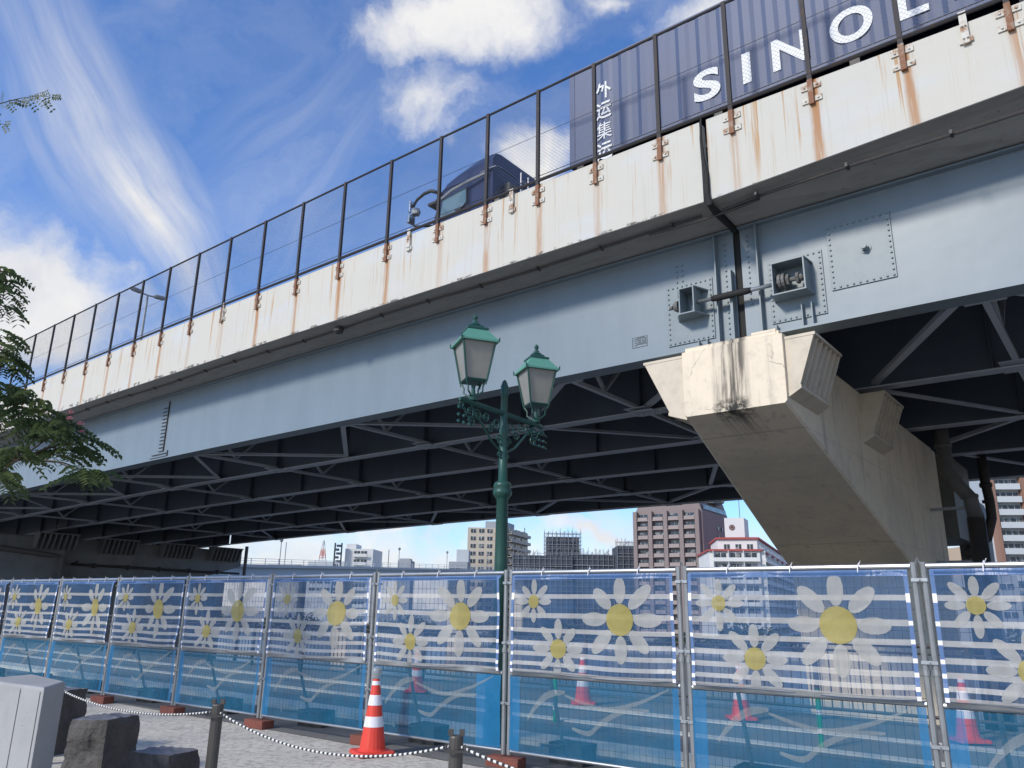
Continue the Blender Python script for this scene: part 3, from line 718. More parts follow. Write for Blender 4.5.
def far_pier():
    t = thing('concrete_pier', 'shaded grey concrete pier with ribbed seats and a wall pipe, far left under the bridge', 'bridge pier', (U*61+W*28-Vector((0, 0, 7))), 0, 'concrete piers under the elevated road')
    FB = lambda s, w, z: (U*s+W*w)+Vector((0, 0, z))
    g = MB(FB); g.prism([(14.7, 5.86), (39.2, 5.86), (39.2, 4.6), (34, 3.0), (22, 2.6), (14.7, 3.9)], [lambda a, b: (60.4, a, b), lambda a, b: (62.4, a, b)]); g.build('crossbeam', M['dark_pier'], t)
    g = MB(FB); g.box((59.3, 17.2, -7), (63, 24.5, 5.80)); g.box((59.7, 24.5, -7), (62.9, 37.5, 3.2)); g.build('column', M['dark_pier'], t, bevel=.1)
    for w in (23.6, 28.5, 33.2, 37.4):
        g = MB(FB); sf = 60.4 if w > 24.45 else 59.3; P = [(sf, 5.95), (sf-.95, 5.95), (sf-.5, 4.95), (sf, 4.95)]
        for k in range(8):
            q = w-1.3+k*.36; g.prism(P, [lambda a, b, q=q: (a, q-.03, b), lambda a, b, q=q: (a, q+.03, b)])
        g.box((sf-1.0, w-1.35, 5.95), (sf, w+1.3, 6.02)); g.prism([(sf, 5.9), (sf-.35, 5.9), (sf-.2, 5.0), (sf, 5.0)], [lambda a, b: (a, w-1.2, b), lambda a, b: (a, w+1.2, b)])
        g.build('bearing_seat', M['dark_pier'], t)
    g = MB(FB); g.tube([(59.1, 25.3, 4.2), (60.2, 25.4, 4.05), (60.2, 30, 4.05), (60.2, 35, 4.0), (60.2, 39, 4.0)], .09, 8)
    for w in (27, 29.5, 32, 34.5, 37): g.cbox((60.25, w, 4.03), (.3, .1, .34))
    g.build('wall_pipe', M['dark_pipe'], t)
    g = MB(FB); g.tube([(59.0, 18.6, 6.2), (59.0, 18.7, 5.4), (59.0, 19.6, 4.9), (59.0, 23.4, 4.55), (59.0, 24.2, 4.5), (59.0, 24.2, -5)], .17, 10); g.build('drain_pipe', M['drain_grey'], t)
    g = MB(FB); g.tube([(60.2, 39.5, 6.3), (60.2, 39.5, -5)], .14, 10); g.build('drain_pipe', M['drain_grey'], t)
far_pier()

# ------------------------------------------------------------------ truck on the bridge
ROAD = 10.955
def truck():
    t = thing('truck_tractor', 'dark navy cab-over truck tractor with roof fairing and long-armed mirrors, behind the screen fence', 'truck', BF(13.7, 16.2, ROAD))
    W0, W1 = 14.98, 17.42
    fw = MB(BF)
    # side outline of the cab (s forward, z up)
    out = [(12.75, 11.9), (15.05, 11.75), (15.12, 12.3), (15.02, 12.62), (14.80, 13.35), (14.70, 13.52), (12.75, 13.66)]
    fw.prism(out, [lambda a, b: (a, W0+.06, b), lambda a, b: (a, W0, b if b < 12.6 else b), lambda a, b: (a, W1, b), lambda a, b: (a, W1-.06, b)])
    body = fw.build('cab_body', M['cab_paint'], t, bevel=.03)
    g = MB(BF); rf = [(12.76, 13.66), (14.66, 13.53), (14.55, 13.80), (14.2, 14.0), (13.6, 14.16), (12.95, 14.22), (12.78, 14.2)]
    secs = []
    for w, k in ((W0+.03, .0), (W0+.05, .55), (W0+.18, .9), (W0+.4, 1), (W1-.4, 1), (W1-.18, .9), (W1-.05, .55), (W1-.03, 0)):
        secs.append(lambda a, b, w=w, k=k: (a, w, 13.53+(b-13.53)*k if b > 13.67 else b-.001*(1-k)))
    g.prism(rf, secs); g.build('roof_fairing', M['cab_paint'], t, smooth=False)
    g = MB(BF); g.box((12.90, W0-.012, 12.2), (12.93, W0+.0, 13.5)); g.box((13.68, W0-.012, 12.2), (13.70, W0, 13.3)); g.box((13.9, W0-.03, 12.62), (14.12, W0, 12.66)); g.build('door_seam', M['cab_trim'], t)
    g = MB(BF); P = [(13.72, 12.80), (14.0, 12.62), (14.74, 12.58), (14.66, 13.18), (13.74, 13.28)]
    g.prism(P, [lambda a, b: (a, W0-.006, b), lambda a, b: (a, W0+.02, b)]); g.build('side_window', glass, t)
    g = MB(BF); g.tube([(14.74, W0-.03, 13.19), (14.2, W0-.10, 13.30), (13.6, W0-.10, 13.37), (12.9, W0-.03, 13.46)], .045, 6); g.build('rain_guard', M['cab_grey'], t)
    g = MB(BF); g.box((15.0, W0+.05, 13.22), (15.34, W1-.05, 13.30)); g.beam((14.75, W0+.1, 13.34), (15.33, W0+.1, 13.26), .02, .04); g.beam((14.75, W1-.1, 13.34), (15.33, W1-.1, 13.26), .02, .04); g.box((14.74, W0+.08, 13.30), (15.05, W1-.08, 13.36)); g.build('sun_visor', M['cab_trim'], t)
    g = MB(BF); P = [(15.03, 12.55), (15.045, 12.57), (14.84, 13.30), (14.825, 13.30)]
    g.prism(P, [lambda a, b: (a, W0+.12, b), lambda a, b: (a, W1-.12, b)]); g.build('windshield', glass, t)
    for w, d in ((W0, -1), (W1, 1)):
        g = MB(BF); ww = w+d*.12
        g.tube([(14.75, w, 13.42), (15.05, ww, 13.56), (15.35, ww, 13.56), (15.65, ww, 13.45), (15.82, ww, 13.25)], [.06, .06, .05, .045, .04], 8)
        g.tube([(15.0, w, 12.42), (15.4, ww, 12.48), (15.7, ww, 12.58), (15.78, ww, 12.75)], .035, 8); g.tube([(15.82, ww, 13.25), (15.86, ww, 12.9), (15.78, ww, 12.7)], .025, 6)
        a = g.build('mirror_arm', M['cab_trim'], t, smooth=True)
        g = MB(BF); g.cbox((15.86, ww, 13.26), (.09, .24, .40)); g.cbox((15.87, ww, 12.84), (.12, .26, .26)); g.lathe([(.02, -.14), (.13, -.1), (.16, 0), (.13, .1), (.02, .14)], (15.62, ww+.05*d, 13.0), 12)
        g.build('mirror', M['chrome'], a, bevel=.02)
    g = MB(BF); g.tube([(13.2, W0-.02, 13.55), (12.80, W0-.02, 13.58), (12.62, W0, 13.58), (12.55, W0+.2, 13.56), (12.5, W0+.8, 13.5)], .022, 6); g.build('grab_rail', M['chrome'], t)
    g = MB(BF)
    for w in (W0+.95, W0+1.3): g.tube([(12.45, w, 11.9), (12.45, w, 13.75)], .022, 6)
    for i in range(6): g.tube([(12.45, W0+.95, 12.1+.28*i), (12.45, W0+1.3, 12.1+.28*i)], .016, 5)
    g.build('ladder', M['reflective_white'], t)
    g = MB(BF); g.box((12.55, W0+.1, 12.0), (12.74, W0+.5, 12.6)); g.box((12.55, W0+.55, 12.0), (12.74, W0+.9, 13.3)); g.box((12.6, W0+.2, 12.62), (12.72, W0+.45, 12.75)); g.tube([(12.5, W1-.3, 11.8), (12.5, W1-.3, 13.6)], .08, 8); g.build('rear_equipment', M['drain_grey'], t)
    g = MB(BF); g.box((8.0, 15.7, 11.55), (14.9, 15.85, 11.85)); g.box((8.0, 16.55, 11.55), (14.9, 16.70, 11.85)); g.box((12.3, 15.86, 11.6), (12.9, 16.54, 11.8)); g.box((8.2, 15.86, 11.6), (9, 16.54, 11.8)); g.build('chassis', M['cab_trim'], t)
    for s in (14.0, 10.0, 8.7):
        for w in (15.05, 17.05):
            g = MB(); n = 20; P = []
            for ww in (w, w+.3):
                for k in range(n): a = 2*math.pi*k/n; P.append(BF(s+.5*math.cos(a), ww, ROAD+.5+.5*math.sin(a)))
            g.grid(P, [(k, (k+1) % n, n+(k+1) % n, n+k) for k in range(n)]+[tuple(range(n)), tuple(reversed(range(n, 2*n)))]); g.build('wheel', M['tyre'], t)
    # trailer chassis
    t2 = thing('container_trailer', 'dark skeletal trailer chassis carrying the navy container', 'trailer', BF(3, 16.2, ROAD))
    g = MB(BF); g.box((-2.1, 15.6, 12.15), (10.0, 15.8, 12.56)); g.box((-2.1, 16.6, 12.15), (10.0, 16.8, 12.56))
    for s in (-1.9, 0, 3, 6, 9.8): g.box((s-.1, 15.03, 12.35), (s+.1, 15.598, 12.57)); g.box((s-.1, 16.802, 12.35), (s+.1, 17.4, 12.57)); g.box((s-.1, 15.802, 12.25), (s+.1, 16.598, 12.5))
    g.build('frame', M['cab_trim'], t2)
    for s in (-1.2, .1, 1.4):
        for w in (15.05, 17.05):
            g = MB(); n = 20; P = []
            for ww in (w, w+.3):
                for k in range(n): a = 2*math.pi*k/n; P.append(BF(s+.5*math.cos(a), ww, ROAD+.5+.5*math.sin(a)))
            g.grid(P, [(k, (k+1) % n, n+(k+1) % n, n+k) for k in range(n)]+[tuple(range(n)), tuple(reversed(range(n, 2*n)))]); g.build('wheel', M['tyre'], t2)
    # container
    c = thing('shipping_container', 'corrugated navy shipping container with large white lettering, riding on the truck trailer', 'container', BF(4, 16.2, 12.58))
    S0, S1, Z0, Z1 = -2.09, 10.10, 12.585, 15.48
    def corr(wf, d):
        g = MB(BF); P = []; s = S0+.16; period = .54
        while s < S1-.16-period:
            P += [(s, wf+d*.012), (s+.17, wf+d*.012), (s+.27, wf+d*.032), (s+.44, wf+d*.032)]; s += period
        P.append((S1-.16, wf+d*.012)); n = len(P)
        pts = [(a, b, Z0+.15) for a, b in P]+[(a, b, Z1-.10) for a, b in P]
        g.grid(pts, [(k, k+1, n+k+1, n+k) for k in range(n-1)]); return g.build('side_panel', M['container_paint'], c)
    corr(15.0, 1); corr(17.44, -1)
    for s in (S1-.05, S0+.05):
        g = MB(BF); P = []; w = 15.16; n = 0
        while w < 17.2: P += [(s, w), (s, w+.08), (s-.04*(1 if s > 0 else -1), w+.13), (s-.04*(1 if s > 0 else -1), w+.2)]; w += .25
        n = len(P); g.grid([(a, b, Z0+.15) for a, b in P]+[(a, b, Z1-.1) for a, b in P], [(k, k+1, n+k+1, n+k) for k in range(n-1)]); g.build('end_panel', M['container_paint'], c)
    for s in (S0, S1-.16):
        for w in (15.0, 17.28):
            g = MB(BF); g.box((s, w, Z0+.12), (s+.16, w+.16, Z1-.12)); p = g.build('corner_post', M['container_paint'], c)
            g = MB(BF)
            for z in (Z0, Z1-.12): g.box((s-.004, w-.004, z), (s+.164, w+.164, z+.12+(.01 if z > 14 else 0)))
            for q in (.5,): g.cbox((s+.08, w-.003 if w < 16 else w+.163, Z1-.055), (.06, .004, .05), 1)
            g.build('corner_casting', [M['container_paint'], M['cab_trim']], p)
    g = MB(BF)
    for w in (15.003, 17.377): g.box((S0+.16, w, Z1-.10), (S1-.16, w+.06, Z1-.002)); g.box((S0+.16, w, Z0+.002), (S1-.16, w+.06, Z0+.15))
    for s in (S0+.02, S1-.08): g.box((s, 15.17, Z1-.1), (s+.06, 17.27, Z1-.003)); g.box((s, 15.17, Z0+.003), (s+.06, 17.27, Z0+.15))
    g.build('rail', M['container_paint'], c)
    g = MB(BF); g.box((S0+.1, 15.07, Z1-.05), (S1-.1, 17.37, Z1-.02)); g.build('roof_panel', M['container_paint'], c)
    def letters(txt, s_c, z0, hgt, bold=.0, squash=1.0, wid=None):
        cu = bpy.data.curves.new('lettering', 'FONT'); cu.body = txt; cu.align_x = 'CENTER'; cu.size = 1; cu.offset = bold; cu.extrude = .004
        o = bpy.data.objects.new('lettering', cu); COL.objects.link(o); dg = bpy.context.evaluated_depsgraph_get()
        me = bpy.data.meshes.new_from_object(o.evaluated_get(dg)); bpy.data.objects.remove(o); bpy.data.curves.remove(cu)
        xs = [v.co.x for v in me.vertices]; ys = [v.co.y for v in me.vertices]
        if not xs: return None
        k = hgt/(max(ys)-min(ys)); kx = k*squash
        if wid: kx = wid/(max(xs)-min(xs))
        cx = (max(xs)+min(xs))/2; y0 = min(ys); inv = wm_of(c).inverted()
        for v in me.vertices: v.co = inv @ BF(s_c-(v.co.x-cx)*kx, 14.998-v.co.z*.6, z0+(v.co.y-y0)*k)
        me.materials.clear(); me.materials.append(M['lettering_white']); o = bpy.data.objects.new('lettering', me); COL.objects.link(o); o.parent = c; return o
    for ch, s, wd in (('S', 6.22, .66), ('I', 5.25, .2), ('N', 4.26, .80), ('O', 2.98, .86), ('L', 1.82, .58), ('I', 1.0, .2), ('N', .05, .8), ('E', -.85, .56), ('S', -1.6, .62)):
        letters(ch, s, 12.98 if ch not in 'SO' else 12.965, .80 if ch not in 'SO' else .83, .028, 1, wd)
    for i, ch in enumerate('外运集运'): letters(ch, 9.04, 14.24-.60*i, .50, .016 if i != 2 else 0, 1, .46)
def glass_mat():
    m = MT('cab_glass', (.10, .17, .20), .06); m.b.inputs['Transmission Weight'].default_value = .0; m.b.inputs['Specular IOR Level'].default_value = 1.0
    m.mix(m.ramp(m.noise(m.pos(), 2, 2), .4, .6, 0, .4), (.2, .3, .33)); return m.mat
glass = glass_mat()
truck()

# street light in the bridge median
def bridge_lamp():
    t = thing('bridge_street_lamp', 'tall grey double-arm street lamp on the bridge, seen through the screen fence', 'street lamp', BF(52, 24, ROAD))
    g = MB(BF); g.tube([(52, 24, ROAD), (52, 24, 22.75)], [.13, .07], 8); g.build('pole', M['galv_dull'], t)
    for d in (-1, 1):
        g = MB(BF); g.tube([(52, 24, 22.7), (52, 24+d*.5, 22.75)], .05, 6); g.build('arm', M['galv_dull'], t)
        g = MB(BF); g.tube([(52, 24+d*.4, 22.74), (52, 24+d*.6, 22.8), (52, 24+d*1.1, 22.85), (52, 24+d*1.3, 22.84)], [.07, .17, .17, .07], 8); g.build('lamp_head', M['galv_dull'], t)
bridge_lamp()

# ------------------------------------------------------------------ site fence with banners
FA = -0.93885599; fu = Vector((math.sin(FA), math.cos(FA), 0)); fn = Vector((math.cos(FA), -math.sin(FA), 0))
FRZ = math.atan2(-fu.y, -fu.x); PW = 1.893
def fpost(k): return fn*6.612+fu*(16.1943-PW*k)
ORD = ['first', 'second', 'third', 'fourth', 'fifth', 'sixth', 'seventh', 'eighth', 'ninth', 'tenth', 'eleventh']
def make_panel():
    t = thing('fence_panel', '', 'fence panel'); A, B = .034, PW-.034
    for x in (A, B):
        g = MB(); g.tube([(x, 0, .10), (x, 0, 1.83)], .0235, 10); g.lathe([(.03, -.02), (.03, .02)], (x, 0, 1.05), 10); g.build('frame_post', M['galv_dull'], t, smooth=False)
    for z, r, nm in ((1.80, .0215, 'top_rail'), (.835, .0215, 'middle_rail'), (.135, .016, 'bottom_rail')):
        g = MB(); g.tube([(A+.02, 0, z), (B-.02, 0, z)], r, 10); g.build(nm, M['galv'], t)
    g = MB(); x = A+.06; r = .0019
    def wire(a, b):
        a = Vector(a); b = Vector(b); d = (b-a).normalized(); n1 = Vector((0, 1, 0)); n2 = d.cross(n1)
        P = [q+n1*(r*math.cos(an))+n2*(r*math.sin(an)) for q in (a, b) for an in (0, 2.09, 4.19)]
        g.grid(P, [(0, 1, 4, 3), (1, 2, 5, 4), (2, 0, 3, 5)])
    while x < B-.03: wire((x, .012, .14), (x, .012, 1.79)); x += .0605
    z = .25
    while z < 1.75: wire((A, .016, z), (B, .016, z)); z += .155
    g.build('wire_mesh', M['fence_wire'], t)
    for x in (.42, .95, 1.47):
        g = MB(); g.tube([(x, -.035, 1.755), (x+.004, -.03, 1.81), (x+.008, 0, 1.83), (x+.004, .026, 1.80), (x, .01, 1.76)], .005, 5)
        g.tube([(x+.004, -.03, 1.80), (x+.03, -.045, 1.845)], .003, 4); g.build('cable_tie', M['reflective_white'], t)
    g = MB(); g.tube([(.36, .02, 1.35), (.37, .42, .22), (.37, .55, .12)], .019, 8); g.tube([(.37, .02, .22), (.37, .60, .13)], .017, 8); g.build('stay_pipe', M['galv_dull'], t)
    for z in (1.70, 1.12, .56):
        g = MB(); g.box((-.055, -.032, z-.012), (.055, -.024, z+.012)); g.box((-.055, .024, z-.012), (.055, .032, z+.012)); g.tube([(0, -.06, z), (0, .05, z)], .008, 6); g.build('clamp', M['galv'], t)
    g = MB(); g.tube([(-.02, 0, 1.80), (0, -.01, 1.865), (.02, 0, 1.80)], .009, 6); g.build('hook', M['galv_dull'], t)
    return t
simple('fence_wire', (.05, .055, .06), .5, .4, 0)
def oval(cx, cz, rx, rz, ang, n=14):
    out = []
    for k in range(n):
        a = 2*math.pi*k/n; x = rx*math.cos(a); z = rz*math.sin(a)*(1.0-.18*math.cos(a)*0); out.append((cx+x*math.cos(ang)-z*math.sin(ang), cz+x*math.sin(ang)+z*math.cos(ang)))
    return out
def make_banner(seed, label):
    rnd = random.Random(seed); t = thing('daisy_banner', label, 'banner', group='daisy banners tied to the site fence')
    ph = rnd.uniform(0, 6); amp = rnd.uniform(.006, .013)*(1.9 if seed < 6 else 1)
    def dy(x, z): return -.046+amp*math.sin(x*5.5+ph+z*1.5)+.006*math.sin(x*13+z*5+ph*2)+.005*math.sin(z*11+ph)-.012*math.exp(-((z-.92)/.05)**2)
    X0, X1, ZT, ZL = .075, PW-.075, 1.765, .858; H = ZT-ZL
    def sag(x, v): return (-.012*math.sin((x-X0)/(X1-X0)*math.pi)*(1 if v > .5 else .3)+.006*math.sin(x*4+ph+v*4)*v)
    st = [(.19, .045), (.385, .05), (.535, .045), (.665, .047), (.775, .045), (.878, .04), (.962, .03)]
    rows = [0]; mats = []
    for v, h in st: rows += [v, v+h]; mats += [0, 1]
    rows.append(1.0); mats.append(0)
    g = MB(); nx = 36
    def P(x, v, off=0): z = ZT-v*H+sag(x, v)*min(1, v*5); return (x, dy(x, z)+off, z)
    for i, mi in enumerate(mats):
        v0, v1 = rows[i], rows[i+1]; sub = 2 if v1-v0 > .08 else 1
        for q in range(sub):
            a, b = v0+(v1-v0)*q/sub, v0+(v1-v0)*(q+1)/sub
            for c in range(nx):
                xa, xb = X0+.03+(X1-X0-.06)*c/nx, X0+.03+(X1-X0-.06)*(c+1)/nx
                g.add([P(xa, b), P(xb, b), P(xb, a), P(xa, a)], mi)
    cloth = g.build('cloth', [M['banner_blue'], M['banner_white']], t, smooth=True)
    g = MB(); n = 28
    for side in (0, 1):
        xa = X0 if side == 0 else X1-.03
        for i in range(n):
            v0, v1 = i/n, (i+1)/n; white = any(v <= (v0+v1)/2 <= v+h for v, h in st)
            g.add([P(xa, v1, -.003), P(xa+.03, v1, -.003), P(xa+.03, v0, -.003), P(xa, v0, -.003)], 1 if white else 0)
    for c in range(nx):
        xa, xb = X0+(X1-X0)*c/nx, X0+(X1-X0)*(c+1)/nx
        g.add([(xa, dy(xa, ZT)-.004, ZT-.035), (xb, dy(xb, ZT)-.004, ZT-.035), (xb, -.026, ZT+.012), (xa, -.026, ZT+.012)], 0)
        g.add([(xa, -.036, ZL-.025), (xb, -.036, ZL-.025), (xb, dy(xb, ZL)-.004, ZL+.012), (xa, dy(xa, ZL)-.004, ZL+.012)], 2)
    g.build('hem', [M['hem_blue'], M['reflective_white'], M['galv_dull']], t)
    def daisy(u, v, rc, rp, rot, squ=1.0):
        cx = X0+(X1-X0)*u; cz = ZT-H*v
        g = MB()
        for k in range(8):
            a = rot+math.pi/4*k; L = rp*rnd.uniform(.92, 1.05); rm = (rc*1.02+L)/2
            pts = oval(cx+rm*math.cos(a), cz+rm*math.sin(a), (L-rc*.95)/2, rp*.155, a)
            pts = [(x, z) for x, z in pts if True]
            pts = [(min(max(x, X0+.035), X1-.035), min(max(z, ZL+.02), ZT-.03)) for x, z in pts]
            g.add([(x, dy(x, z)-.004-.0004*k, z) for x, z in pts])
        g.build('petal_print', M['petal'], t)
        g = MB(); g.add([(x, dy(x, z)-.009, z) for x, z in oval(cx, cz, rc, rc, 0, 22)]); g.build('disc_print', M['disc_yellow'], t)
    daisy(.155, .27, .063, .215, math.pi/2); daisy(.70, .44, .140, .405, math.pi/2); daisy(.315, .745, .088, .275, math.pi/2)
    return t
def make_net(seed, label):
    rnd = random.Random(seed*7+1); t = thing('printed_net', label, 'net screen', group='blue printed nets on the lower half of the site fence')
    ph = rnd.uniform(0, 6)
    def dy(x, z): return -.036+.008*math.sin(x*4+ph)+.006*math.sin(z*9+x*3+ph)
    X0, X1, ZT, ZL = .06, PW-.06, .815, .155; H = ZT-ZL; g = MB(); nx, nz = 30, 8
    dark = (.0, .05) if seed % 3 else (.80, 1.0)
    for c in range(nx):
        for r_ in range(nz):
            xa, xb = X0+(X1-X0)*c/nx, X0+(X1-X0)*(c+1)/nx; za, zb = ZL+H*r_/nz, ZL+H*(r_+1)/nz
            edge = c in (0, 1, nx-1) or (seed == 6 and c > 24)
            g.add([(xa, dy(xa, za), za), (xb, dy(xb, za), za), (xb, dy(xb, zb), zb), (xa, dy(xa, zb), zb)], 1 if edge else (2 if seed == 0 and c < 22 else 0))
    g.build('net', [M['net_blue'], M['net_hem'], M['net_green']], t, smooth=True)
    def ribbon(pts, wd):
        g = MB(); n = 22; P = []
        for i in range(n+1):
            q = i/n*(len(pts)-1); j = min(int(q), len(pts)-2); f = q-j
            p0, p1, p2, p3 = pts[max(j-1, 0)], pts[j], pts[j+1], pts[min(j+2, len(pts)-1)]
            def cr(a, b, c, d): return .5*(2*b+(c-a)*f+(2*a-5*b+4*c-d)*f*f+(3*b-a-3*c+d)*f**3)
            P.append((cr(p0[0], p1[0], p2[0], p3[0]), cr(p0[1], p1[1], p2[1], p3[1]), wd*(math.sin(math.pi*(.12+.8*i/n))**.8)))
        for i in range(n):
            a, b = P[i], P[i+1]; pa = (X0+(X1-X0)*a[0], ZT-H*a[1]); pb = (X0+(X1-X0)*b[0], ZT-H*b[1])
            g.add([(pa[0], dy(*pa)-.004, pa[1]-a[2]), (pb[0], dy(*pb)-.004, pb[1]-b[2]), (pb[0], dy(*pb)-.004, pb[1]+b[2]), (pa[0], dy(*pa)-.004, pa[1]+a[2])])
        g.build('ribbon_print', M['net_print'], t)
    ribbon([(.12, .56), (.19, .34), (.27, .20), (.36, .16)], .036)
    ribbon([(.40, .62), (.50, .66), (.58, .50), (.70, .34), (.84, .30)], .026)
    ribbon([(.36, .20), (.50, .30), (.62, .33), (.78, .22), (.95, .02)], .020)
    return t
p0 = make_panel(); panels = [p0]
for i, k in enumerate(range(-1, 10)):
    b = fpost(k)
    lab = f'grey tube and wire fence panel, {ORD[i]} from the left end of the site fence'
    o = p0 if i == 0 else copy_tree(p0, (0, 0, 0))
    o['label'] = lab; o['group'] = 'panels of the site fence'; o.location = b; o.rotation_euler = (0, 0, FRZ)
    bn = make_banner(i, f'sheer blue-and-white striped daisy banner, {ORD[i]} from the left along the fence'); bn.location = b; bn.rotation_euler = (0, 0, FRZ)
    nt_ = make_net(i, f'see-through blue net with pale ribbon print, {ORD[i]} from the left along the fence'); nt_.location = b; nt_.rotation_euler = (0, 0, FRZ)
# footing bricks under the posts, dark weights on the stays behind
def rough_block(name, dx, dy_, dz, mat, jit, seed):
    rnd = random.Random(seed); g = MB(); g.box((-dx/2, -dy_/2, 0), (dx/2, dy_/2, dz)); me = g
    for v in me.v: v.x += rnd.uniform(-jit, jit); v.y += rnd.uniform(-jit, jit); v.z += rnd.uniform(-jit, 0) if v.z > 0 else 0
    return g.build(name, mat, bevel=.008)
for i, k in enumerate(range(-1, 11)):
    o = rough_block('footing_block', .36, .17, .10, M['footing_brick'], .006, k); p = fpost(k)-fn*.01; o.location = (p.x, p.y, -.01); o.rotation_euler = (0, 0, FRZ+random.uniform(-.12, .12))
    tag(o, f'dark red footing block under a fence post, {(ORD+["twelfth"])[i]} from the left', 'block', 'red footing blocks under the fence posts')
    if i < 11:
        o = rough_block('stay_weight', .40, .26, .20, M['weight_black'], .01, k+30); p = fpost(k)-fu*.40+fn*.56; o.location = (p.x, p.y, -.01); o.rotation_euler = (0, 0, FRZ+random.uniform(-.1, .1))
        tag(o, f'black ballast block behind the fence on a stay foot, {ORD[i]} from the left', 'weight', 'black ballast blocks behind the fence')

# ------------------------------------------------------------------ double lantern street lamp
def lamp():
    bx, by = -.135, 9.62
    t = thing('street_lamp', 'green cast-iron street lamp with two glazed lanterns on a scrolled crossarm, behind the fence', 'street lamp', (bx, by, 0))
    G = M['lamp_green']; px = lambda z: (bx+.02*z, by)      # the post leans a touch
    def col(prof, n=14): g = MB(); g.lathe([(r, z) for r, z in prof], (bx+.04, by, 0), n); return g
    g = col([(.17, 0), (.17, .28), (.15, .30), (.15, .95), (.13, 1.0), (.10, 1.05)], 8); g.build('base', G, t)
    g = col([(.086, 1.04), (.080, 2.0), (.070, 2.74), (.085, 2.76), (.115, 2.80), (.12, 2.84), (.10, 2.88), (.118, 2.90), (.10, 2.95), (.056, 2.97), (.050, 3.55), (.058, 3.57), (.058, 3.62), (.047, 3.64), (.042, 4.06), (.058, 4.08), (.058, 4.11), (.045, 4.14), (.05, 4.19), (.025, 4.26), (0.004, 4.28)])
    g.build('post', G, t, smooth=True)
    c = Vector((bx+.04, by, 3.83)); d = Vector((.90, 1.25, 0)).normalized(); L = .79
    g = MB(); g.tube([c-d*(L+.10)+Vector((0, 0, .0)), c-d*L, c+d*L, c+d*(L+.10)], [.022, .036, .036, .022], 8); g.build('crossarm', G, t)
    g = MB()
    def spiral(p, s, r0, turns, flip=1):
        pts = []
        for i in range(15):
            q = i/14; a = q*turns*2*math.pi; r = r0*(1-.75*q); pts.append(p+d*(s*(r*math.cos(a)-r0))+Vector((0, 0, flip*r*math.sin(a))))
        g.tube(pts, .010, 5)
    for s in (-1, 1):
        g.tube([c+d*(s*.05)+Vector((0, 0, -.50)), c+d*(s*.25)+Vector((0, 0, -.40)), c+d*(s*.50)+Vector((0, 0, -.18)), c+d*(s*.68)+Vector((0, 0, -.03))], .014, 6)
        for q, z, r0, f in ((.25, -.16, .09, -1), (.44, -.11, .07, -1), (.62, -.13, .08, 1), (.78, -.12, .09, -1), (.92, -.06, .06, -1), (.16, -.36, .08, 1), (.12, -.52, .06, -1), (.34, -.25, .06, 1), (.72, -.24, .07, 1)):
            spiral(c+d*(s*q)+Vector((0, 0, z)), s, r0, 1.4, f)
        for q in (.70, .80, .90): 
            for z in (-.10, -.19, -.27):
                p = c+d*(s*q)+Vector((0, 0, z)); g.tube([p, p+d*(s*.05)+Vector((.03, 0, -.03))], [.022, .004], 5)
    g.build('scrollwork', G, t)
    for s in (-1, 1):
        b = c+d*(s*(L-.06 if s > 0 else L-.15)); x, y, z = b
        g = MB(); g.lathe([(.05, .03), (.055, .07), (.03, .10), (.022, .18), (.03, .22)], (x, y, z), 10)
        for k in range(4):
            a = R(45)+k*math.pi/2+.35; e = Vector((math.cos(a), math.sin(a), 0)); o = Vector((x, y, z))
            g.tube([o+e*.04+Vector((0, 0, .07)), o+e*.13+Vector((0, 0, .13)), o+e*.13+Vector((0, 0, .19)), o+e*.17+Vector((0, 0, .26))], .011, 5)
        ln = g.build('lantern_bracket', G, t)
        z0, z1 = z+.27, z+.74; rb, rt = .175, .285; rot = R(45)+.35
        def cor(r, zz, k, o=0): a = rot+k*math.pi/2; return Vector((x+(r+o)*math.cos(a), y+(r+o)*math.sin(a), zz))
        g = MB()
        for k in range(4):
            g.tube([cor(rb, z0-.015, k, .005), cor(rt, z1, k, .005)], .013, 5); g.tube([cor(rb, z0, k), cor(rb, z0, k+1)], .014, 5); g.tube([cor(rt, z1, k), cor(rt, z1, k+1)], .014, 5)
            g.tube([cor(rb, z0, k, .0), cor(rb, z0-.06, k, .0)], [.012, .004], 5)
        g.add([cor(rb, z0-.012, k) for k in (3, 2, 1, 0)]); g.build('lantern_frame', G, t)
        g = MB()
        for k in range(4): g.add([cor(rb, z0, k, -.008), cor(rb, z0, k+1, -.008), cor(rt, z1, k+1, -.008), cor(rt, z1, k, -.008)])
        g.build('lantern_glass', M['lantern_glass'], t)
        g = MB(); prof = [(rt+.055, z1-.01), (rt+.055, z1+.012), (rt-.01, z1+.07), (.17, z1+.175)]
        P = [cor(r, zz, k) for r, zz in prof for k in range(4)]
        g.grid(P, [(i*4+k, i*4+(k+1) % 4, (i+1)*4+(k+1) % 4, (i+1)*4+k) for i in range(3) for k in range(4)]+[(3, 2, 1, 0)]); g.build('lantern_roof', M['roof_green'], t)
        g = MB(); P = [cor(r, zz, k) for r, zz in ((.19, z1+.17), (.19, z1+.195), (.13, z1+.21), (.11, z1+.24)) for k in range(4)]
        g.grid(P, [(i*4+k, i*4+(k+1) % 4, (i+1)*4+(k+1) % 4, (i+1)*4+k) for i in range(3) for k in range(4)]+[(3, 2, 1, 0), (12, 13, 14, 15)])
        g.lathe([(.07, .235), (.085, .25), (.04, .29), (.035, .31), (.018, .33), (.032, .355), (.032, .37), (.012, .40)], (x, y, z1), 10)
        for k in range(4): g.tube([cor(rt, z1, k, .05), cor(rt, z1+.05, k, .06)], [.016, .006], 5)
        g.build('finial', G, t)
